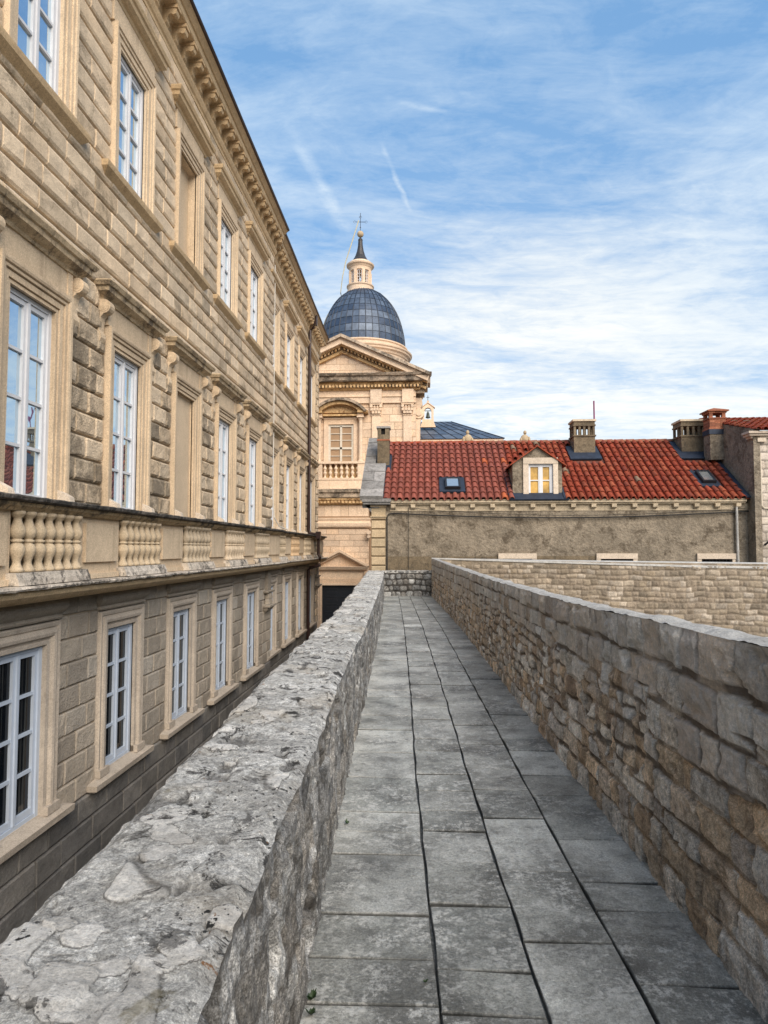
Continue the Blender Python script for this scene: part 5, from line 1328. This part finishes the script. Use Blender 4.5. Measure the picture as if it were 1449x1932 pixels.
# door with pediment
mb = MB(); Fl = lambda p, y, z: (y, 36.55 - p, z)
mb.box(-6.0, -5.60, 36.38, 36.55, -4.5, -.37); mb.box(-3.62, -3.22, 36.38, 36.55, -4.5, -.37); mb.box(-6.0, -3.22, 36.38, 36.55, -.37, .0); mb.box(-5.72, -5.60, 36.34, 36.4, -4.5, -.25); mb.box(-3.62, -3.5, 36.34, 36.4, -4.5, -.25); mb.box(-5.72, -3.5, 36.335, 36.4, -.37, -.25)
mb.box(-5.95, -3.27, 36.42, 36.55, 0.0, .42); cornice(mb, Fl, -5.85, -3.4, [(.42, 0), (.42, .15), (.46, .2), (.50, .3), (.58, .34), (.66, .38), (.70, 0)])
for s in (1, -1):
    X_ = lambda d: -4.62 + s * d
    mb.prism([(X_(0), 1.62), (X_(1.62), .72), (X_(1.5), .66), (X_(0), 1.46)], lambda u, w, a: (u, a, w), 36.15, 36.55); mb.prism([(X_(0), 1.46), (X_(1.5), .68), (X_(1.3), .68), (X_(0), 1.34)], lambda u, w, a: (u, a, w), 36.28, 36.55)
    mb.prism([(X_(0), 1.34), (X_(1.3), .68), (X_(0), .68)], lambda u, w, a: (u, a, w), 36.46, 36.55)
for s in (-5.98, -3.16): mb.prism([(.05, .40), (.30, .40), (.28, .2), (.12, .05), (.08, -.2), (.05, -.22)], lambda u, w, a: (a, 36.55 - u, w), s - .08, s + .08)
pc = cp(mb.build('portal', M['church']))
mb = MB(); mb.box(-5.6, -3.62, 36.5, 36.53, -4.5, -.37)
for k in range(9):
    for (a, b_) in ((-5.45, -4.72), (-4.52, -3.77)): mb.box(a, b_, 36.475, 36.5, -.62 - k * .42, -.56 - k * .42); mb.box(a + .05, b_ - .05, 36.48, 36.5, -.86 - k * .42, -.70 - k * .42)
cp(mb.build('door', M['door']), pc)
mb = MB()
for z, r_ in ((2.55, .12), (2.32, .09)): mb.prism([(r_ * math.cos(2 * math.pi * k / 12), z + r_ * math.sin(2 * math.pi * k / 12)) for k in range(12)], lambda u, w, a: (-3.0 + u, a, w), 36.2, 36.55)
mb.prism([(-3.05, 4.45), (-2.35, 4.45), (-2.35, 3.3), (-2.6, 3.5), (-2.95, 3.9)], lambda u, w, a: (u, a, w), 36.6, 37.0)
cp(mb.build('scrolls', M['church']))
# side scroll
mb = MB(); n = 20; mb.prism([(-.22 + .30 * math.cos(2 * math.pi * k / n), 9.4 + .30 * math.sin(2 * math.pi * k / n)) for k in range(n)], lambda u, w, a: (u, a, w), 37.3, 38.0)
mb.prism([(-.22 + .16 * math.cos(2 * math.pi * k / n), 9.4 + .16 * math.sin(2 * math.pi * k / n)) for k in range(n)], lambda u, w, a: (u, a, w), 37.24, 37.3)
mb.prism([(-.5, 10.3), (-.05, 10.3), (.0, 9.95), (-.12, 9.7), (-.5, 9.7)], lambda u, w, a: (u, a, w), 37.35, 38); mb.prism([(-.5, 9.1), (-.1, 9.1), (-.18, 8.3), (-.2, 7.8), (-.5, 7.5)], lambda u, w, a: (u, a, w), 37.35, 38)
cp(mb.build('side_volute', M['church']))
# dome
DX, DY = -4.24, 46.0
mb = MB(); prof = []
mb.lathe([(2.95, 8), (2.95, 14.1), (3.05, 14.15), (3.05, 14.5), (3.12, 14.6), (3.14, 14.78), (3.22, 14.84), (3.26, 14.96), (3.40, 15.04), (3.42, 15.14), (3.50, 15.2), (3.52, 15.28), (3.34, 15.34), (3.12, 15.37), (3.12, 15.58), (3.20, 15.62), (3.20, 15.70), (3.05, 15.76)], DX, DY, 64)
dr = cp(mb.build('drum', M['church']))
def dome_r(z): return 3.02 * math.sqrt(max(0, 1 - (max(0, z - 15.55) / 4.62) ** 2.05))
N = 40; zs = [15.72 + (19.95 - 15.72) * (1 - (1 - k / 9) ** 1.15) for k in range(10)]
mb = MB(); random.seed(4)
darkrow = {0: .30, 1: .75, 2: .12, 3: .78, 4: .15, 5: .6, 6: .5, 7: .35, 8: .3}
for i in range(9):
    for k in range(N):
        a0 = 2 * math.pi * k / N; a1 = 2 * math.pi * (k + 1) / N
        vs = []
        for z in np.linspace(zs[i] + .0, zs[i + 1], 3):
            for a in (a0, a1): vs.append((DX + dome_r(z) * math.cos(a), DY + dome_r(z) * math.sin(a), z))
        mb.add(vs, [(0, 1, 3, 2), (2, 3, 5, 4)], (min(1, max(0, darkrow[i] + random.uniform(-.28, .28))), random.random(), 0))
dome = cp(mb.build('dome', M['dome'], fix=False))
mb = MB()
for k in range(N):
    a = 2 * math.pi * k / N; mb.tube([(DX + (dome_r(z) + .012) * math.cos(a), DY + (dome_r(z) + .012) * math.sin(a), z) for z in np.linspace(15.7, 19.95, 14)], .034 if k % 2 else .022, 5)
for z in zs[1:-1]: mb.tube([(DX + (dome_r(z) + .004) * math.cos(a), DY + (dome_r(z) + .004) * math.sin(a), z) for a in np.linspace(0, 2 * math.pi, 61)], .014, 4)
cp(mb.build('seams', M['seam']), dome)
# lantern
mb = MB(); lx_, ly_ = -4.46 + .03, 46.0
mb.lathe([(1.0, 19.54), (1.0, 19.94), (.92, 20.00), (.92, 20.26), (.98, 20.32), (.98, 20.40), (.86, 20.44)], lx_, ly_, 32)
mb.lathe([(.74, 21.42), (.78, 21.44), (.80, 21.64), (.84, 21.69), (.88, 21.76), (.98, 21.84), (1.0, 21.94), (.93, 22.00), (.8, 22.06), (.76, 22.14), (.7, 22.16)], lx_, ly_, 32)
for k in range(8):
    a = R(-90 + 22.5 + 45 * k); ca_, sa_ = math.cos(a), math.sin(a)
    def pp(u, d, z): return (lx_ + d * ca_ - u * sa_, ly_ + d * sa_ + u * ca_, z)
    mb.add([pp(u, d, z) for z in (20.42, 21.44) for d in (.56, .78) for u in (-.115, .115)], [(0, 2, 3, 1), (4, 5, 7, 6), (0, 1, 5, 4), (2, 6, 7, 3), (0, 4, 6, 2), (1, 3, 7, 5)])
    mb.add([pp(u, d, z) for z in (20.42, 21.44) for d in (.78, .84) for u in (-.07, .07)], [(0, 2, 3, 1), (4, 5, 7, 6), (0, 1, 5, 4), (2, 6, 7, 3), (0, 4, 6, 2), (1, 3, 7, 5)])
ln = cp(mb.build('lantern', M['church']))
mb = MB()
for k in range(8):
    a = R(-90 + 45 * k); ca_, sa_ = math.cos(a), math.sin(a)
    def pp(u, d, z): return (lx_ + d * ca_ - u * sa_, ly_ + d * sa_ + u * ca_, z)
    for (u0, u1, z0, z1) in ((-.18, -.14, 20.42, 21.30), (.14, .18, 20.42, 21.30), (-.012, .012, 20.42, 21.34), (-.14, .14, 20.64, 20.66), (-.14, .14, 20.88, 20.90), (-.14, .14, 21.10, 21.12)):
        mb.add([pp(u, d, z) for z in (z0, z1) for d in (.64, .68) for u in (u0, u1)], [(0, 2, 3, 1), (4, 5, 7, 6), (0, 1, 5, 4), (2, 6, 7, 3), (0, 4, 6, 2), (1, 3, 7, 5)])
    aro = [(.18 * math.cos(R(q)), 21.28 + .14 * math.sin(R(q))) for q in range(0, 181, 30)]; ari = [(.14 * math.cos(R(q)), 21.28 + .105 * math.sin(R(q))) for q in range(180, -1, -30)]
    mb.prism(aro + ari, lambda u, w, d: pp(u, d, w), .64, .68)
cp(mb.build('lantern_windows', M['wood']), ln)
mb = MB(); mb.lathe([(.74, 22.12), (.70, 22.16), (.52, 22.36), (.36, 22.66), (.25, 23.0), (.18, 23.4), (.155, 23.74), (.17, 23.85), (.13, 23.93), (.05, 24.0), (.04, 24.1)], lx_, ly_, 20)
lc = cp(mb.build('lantern_cap', M['capdark'], smooth=False))
mb = MB(); mb.lathe([(.235 * math.sin(math.pi * k / 12) + .001, 24.28 - .235 * math.cos(math.pi * k / 12)) for k in range(13)], lx_, ly_, 20, (.3, .5, 0)); cp(mb.build('finial_ball', M['quoin'], smooth=True), lc)
mb = MB(); mb.tube([(lx_, ly_, 24.5), (lx_, ly_, 25.85)], .02, 6); mb.tube([(lx_ - .34, ly_, 25.2), (lx_ + .34, ly_, 25.17)], .018, 6)
for (cx_, cz_) in ((lx_ - .41, 25.2), (lx_ + .41, 25.17), (lx_, 25.55), (lx_, 24.78)):
    s_ = .10 if cz_ > 25 else .05; mb.tube([(cx_ - s_, ly_, cz_), (cx_, ly_, cz_ + s_), (cx_ + s_, ly_, cz_), (cx_, ly_, cz_ - s_), (cx_ - s_, ly_, cz_)], .012, 5)
cp(mb.build('cross', M['iron']), lc)
mb = MB(); mb.tube([(-4.55, 45.9, 25.25), (-4.72, 45.7, 24.5), (-5.1, 45.5, 23.1), (-5.42, 45.4, 22.0), (-5.62, 45.2, 20.8), (-5.76, 45.3, 19.75)] + [(DX - (dome_r(z) + .06) * math.cos(R(8)), DY - (dome_r(z) + .06) * math.sin(R(8)), z) for z in np.linspace(19.6, 16.0, 9)], [.045] * 4 + [.04, .03] + [.03] * 9, 6)
cp(mb.build('conductor_cable', M['greenedge']), dome)

# ================================================================== CHAPEL behind: lead hip roof and bell gable
chap = tag(empty('chapel', (2, 45, -4.5)), 'side chapel with blue-grey sheet lead hip roof and a small bell gable', 'chapel'); QO = Vector((-2, -45, 4.5))
def qp(o, par=None):
    o.parent = par or chap
    if par is None: o.location = QO
    return o
mb = MB(); mb.box(-1.5, 5.0, 42.1, 50, -4.5, 8.62); mb.box(-1.5, 5.12, 42.0, 50, 8.5, 8.68); qp(mb.build('wall', M['church']))
mb = MB(); A0 = Vector((-1.5, 41.95, 8.68)); A1_ = Vector((5.2, 41.95, 8.68)); B0 = Vector((-1.5, 46, 10.56)); B1 = Vector((2.0, 46, 10.56)); C1 = Vector((5.2, 50.2, 8.68))
nc, nr_ = 9, 4; random.seed(6)
for i in range(nc):
    for j in range(nr_):
        q = [A0.lerp(A1_, (i + a) / nc).lerp(B0.lerp(B1, (i + a) / nc), (j + b_) / nr_) for (a, b_) in ((0, 0), (1, 0), (1, 1), (0, 1))]; mb.add([tuple(v) for v in q], [(0, 1, 2, 3)], (random.uniform(.45, 1), random.random(), 0))
mb.add([tuple(A1_), tuple(C1), tuple(B1)], [(0, 1, 2)], (.5, .5, 0)); mb.add([(-1.5, 50.2, 8.68), tuple(C1), tuple(B1), tuple(B0)], [(0, 1, 2, 3)], (.4, .5, 0))
lr = qp(mb.build('roof', M['dome'], fix=False))
mb = MB()
for i in range(nc + 1): a = A0.lerp(A1_, i / nc); b_ = B0.lerp(B1, i / nc); mb.tube([tuple(a), tuple(b_)], .035, 5)
for j in range(nr_ + 1): a = A0.lerp(B0, j / nr_); b_ = A1_.lerp(B1, j / nr_); mb.tube([tuple(a), tuple(b_)], .02, 5)
mb.tube([tuple(B1), tuple(A1_)], .045, 5); qp(mb.build('seams', M['lead']), lr)
mb = MB(); gx = .36; y0, y1 = 43.8, 44.15
mb.prism([(gx - .52, 9.8), (gx - .38, 10.2), (gx - .38, 10.32), (gx + .38, 10.32), (gx + .38, 10.2), (gx + .52, 9.8)], lambda u, w, a: (u, a, w), y0, y1)
for s in (-1, 1): mb.prism([(gx + s * .38, 10.32), (gx + s * .38, 10.9), (gx + s * .235, 10.9), (gx + s * .235, 10.32)], lambda u, w, a: (u, a, w), y0, y1)
ro = [(gx + .235 * math.cos(R(q)), 10.9 + .22 * math.sin(R(q))) for q in range(0, 181, 15)]
mb.prism([(gx + .38, 10.9), (gx + .38, 11.14), (gx, 11.42), (gx - .38, 11.14), (gx - .38, 10.9)] + ro[::-1], lambda u, w, a: (u, a, w), y0, y1)
for s in (-1, 1): mb.prism([(gx, 11.50), (gx + s * .47, 11.14), (gx + s * .47, 11.09), (gx, 11.43)], lambda u, w, a: (u, a, w), y0 - .05, y1 + .05)
mb.box(gx - .07, gx + .07, y0 + .1, y1 - .1, 11.48, 11.62)
bg_ = qp(mb.build('bell_gable', M['church']))
mb = MB(); mb.lathe([(.16, 10.45), (.155, 10.48), (.12, 10.56), (.10, 10.70), (.085, 10.80), (.03, 10.85), (.02, 10.92)], gx, 43.97, 16); mb.tube([(gx - .25, 43.97, 10.93), (gx + .25, 43.97, 10.93)], .025, 6); mb.tube([(gx, 43.97, 10.5), (gx, 43.97, 10.36)], .02, 6); qp(mb.build('bell', M['bronze'], smooth=True), bg_)
mb = MB(); mb.tube([(gx, 43.97, 11.6), (gx, 43.97, 11.98)], .018, 6); mb.tube([(gx - .10, 43.97, 11.84), (gx + .10, 43.97, 11.84)], .016, 6); qp(mb.build('cross', M['iron']), bg_)

# statues standing behind the ridge
def statue(x, y, z, s, turn, label):
    mb = MB()
    def ell(cx_, cy_, cz_, rx_, ry_, rz_, n=10):
        mb.lathe([(math.sin(math.pi * k / n) + 1e-3, -math.cos(math.pi * k / n)) for k in range(n + 1)], 0, 0, 12, (.5, .5, 0))
        m_ = 12 * (n + 1); 
        for i in range(len(mb.v) - m_, len(mb.v)): v = mb.v[i]; mb.v[i] = (cx_ + v[0] * rx_, cy_ + v[1] * ry_, cz_ + v[2] * rz_)
    ell(0, 0, 1.62, .105, .12, .14); ell(.02 * turn, 0, 1.2, .27, .17, .30); ell(-.25 * turn, -.05, 1.08, .09, .1, .28); ell(.27 * turn, -.08, 1.05, .09, .11, .24); ell(0, 0, .6, .30, .2, .65); mb.box(-.35, .35, -.3, .3, -.35, .06); mb.lathe([(.06, 1.4), (.06, 1.52)], 0, 0, 8)
    o = mb.build('statue', M['quoin'], smooth=True); o.location = (x, y, z); o.scale = (s, s, s); tag(o, label, 'statue', 'statues behind the roof ridge')
statue(2.74, 40.0, 7.15, .98, 1, 'robed stone statue rising behind the tiled ridge in front of the lead roof')
statue(6.2, 40.0, 7.15, .95, -1, 'robed stone statue rising behind the ridge just left of the dormer peak')
mb = MB(); mb.box(1.5, 8, 39.5, 42.5, -4.5, 6.5); tag(mb.build('terrace_wall', M['church']), 'pale stone terrace wall behind the tiled house, under the two statues', 'wall')

# weeds at the foot of the left parapet
def weed(x, y, n, s, label):
    mb = MB()
    for k in range(n):
        a = random.uniform(0, 6.28); l = s * random.uniform(.5, 1); tip = (math.cos(a) * l * .7, math.sin(a) * l * .7, l * random.uniform(.3, 1)); w = s * .18; m_ = [v * .55 for v in tip]
        nx_, ny_ = -math.sin(a) * w, math.cos(a) * w
        mb.add([(0, 0, 0), (m_[0] + nx_, m_[1] + ny_, m_[2]), tip, (m_[0] - nx_, m_[1] - ny_, m_[2] + .004)], [(0, 1, 2, 3)])
    o = mb.build('weed', M['green'], fix=False); o.location = (x, y, .0); tag(o, label, 'weed', 'weeds along the parapet foot')
weed(-.415, 2.50, 26, .036, 'largest green weed at the foot of the left parapet nearest the viewer')
weed(-.405, 2.42, 16, .035, 'small weed sprig just in front of the largest weed')
weed(-.46, 4.05, 14, .03, 'tiny weed at the left parapet foot farther along the paving')
for i, (x, y) in enumerate([(.0, 2.62)]): weed(x + .005, y, 14, .018, 'mossy tuft in the joint between paving slabs')
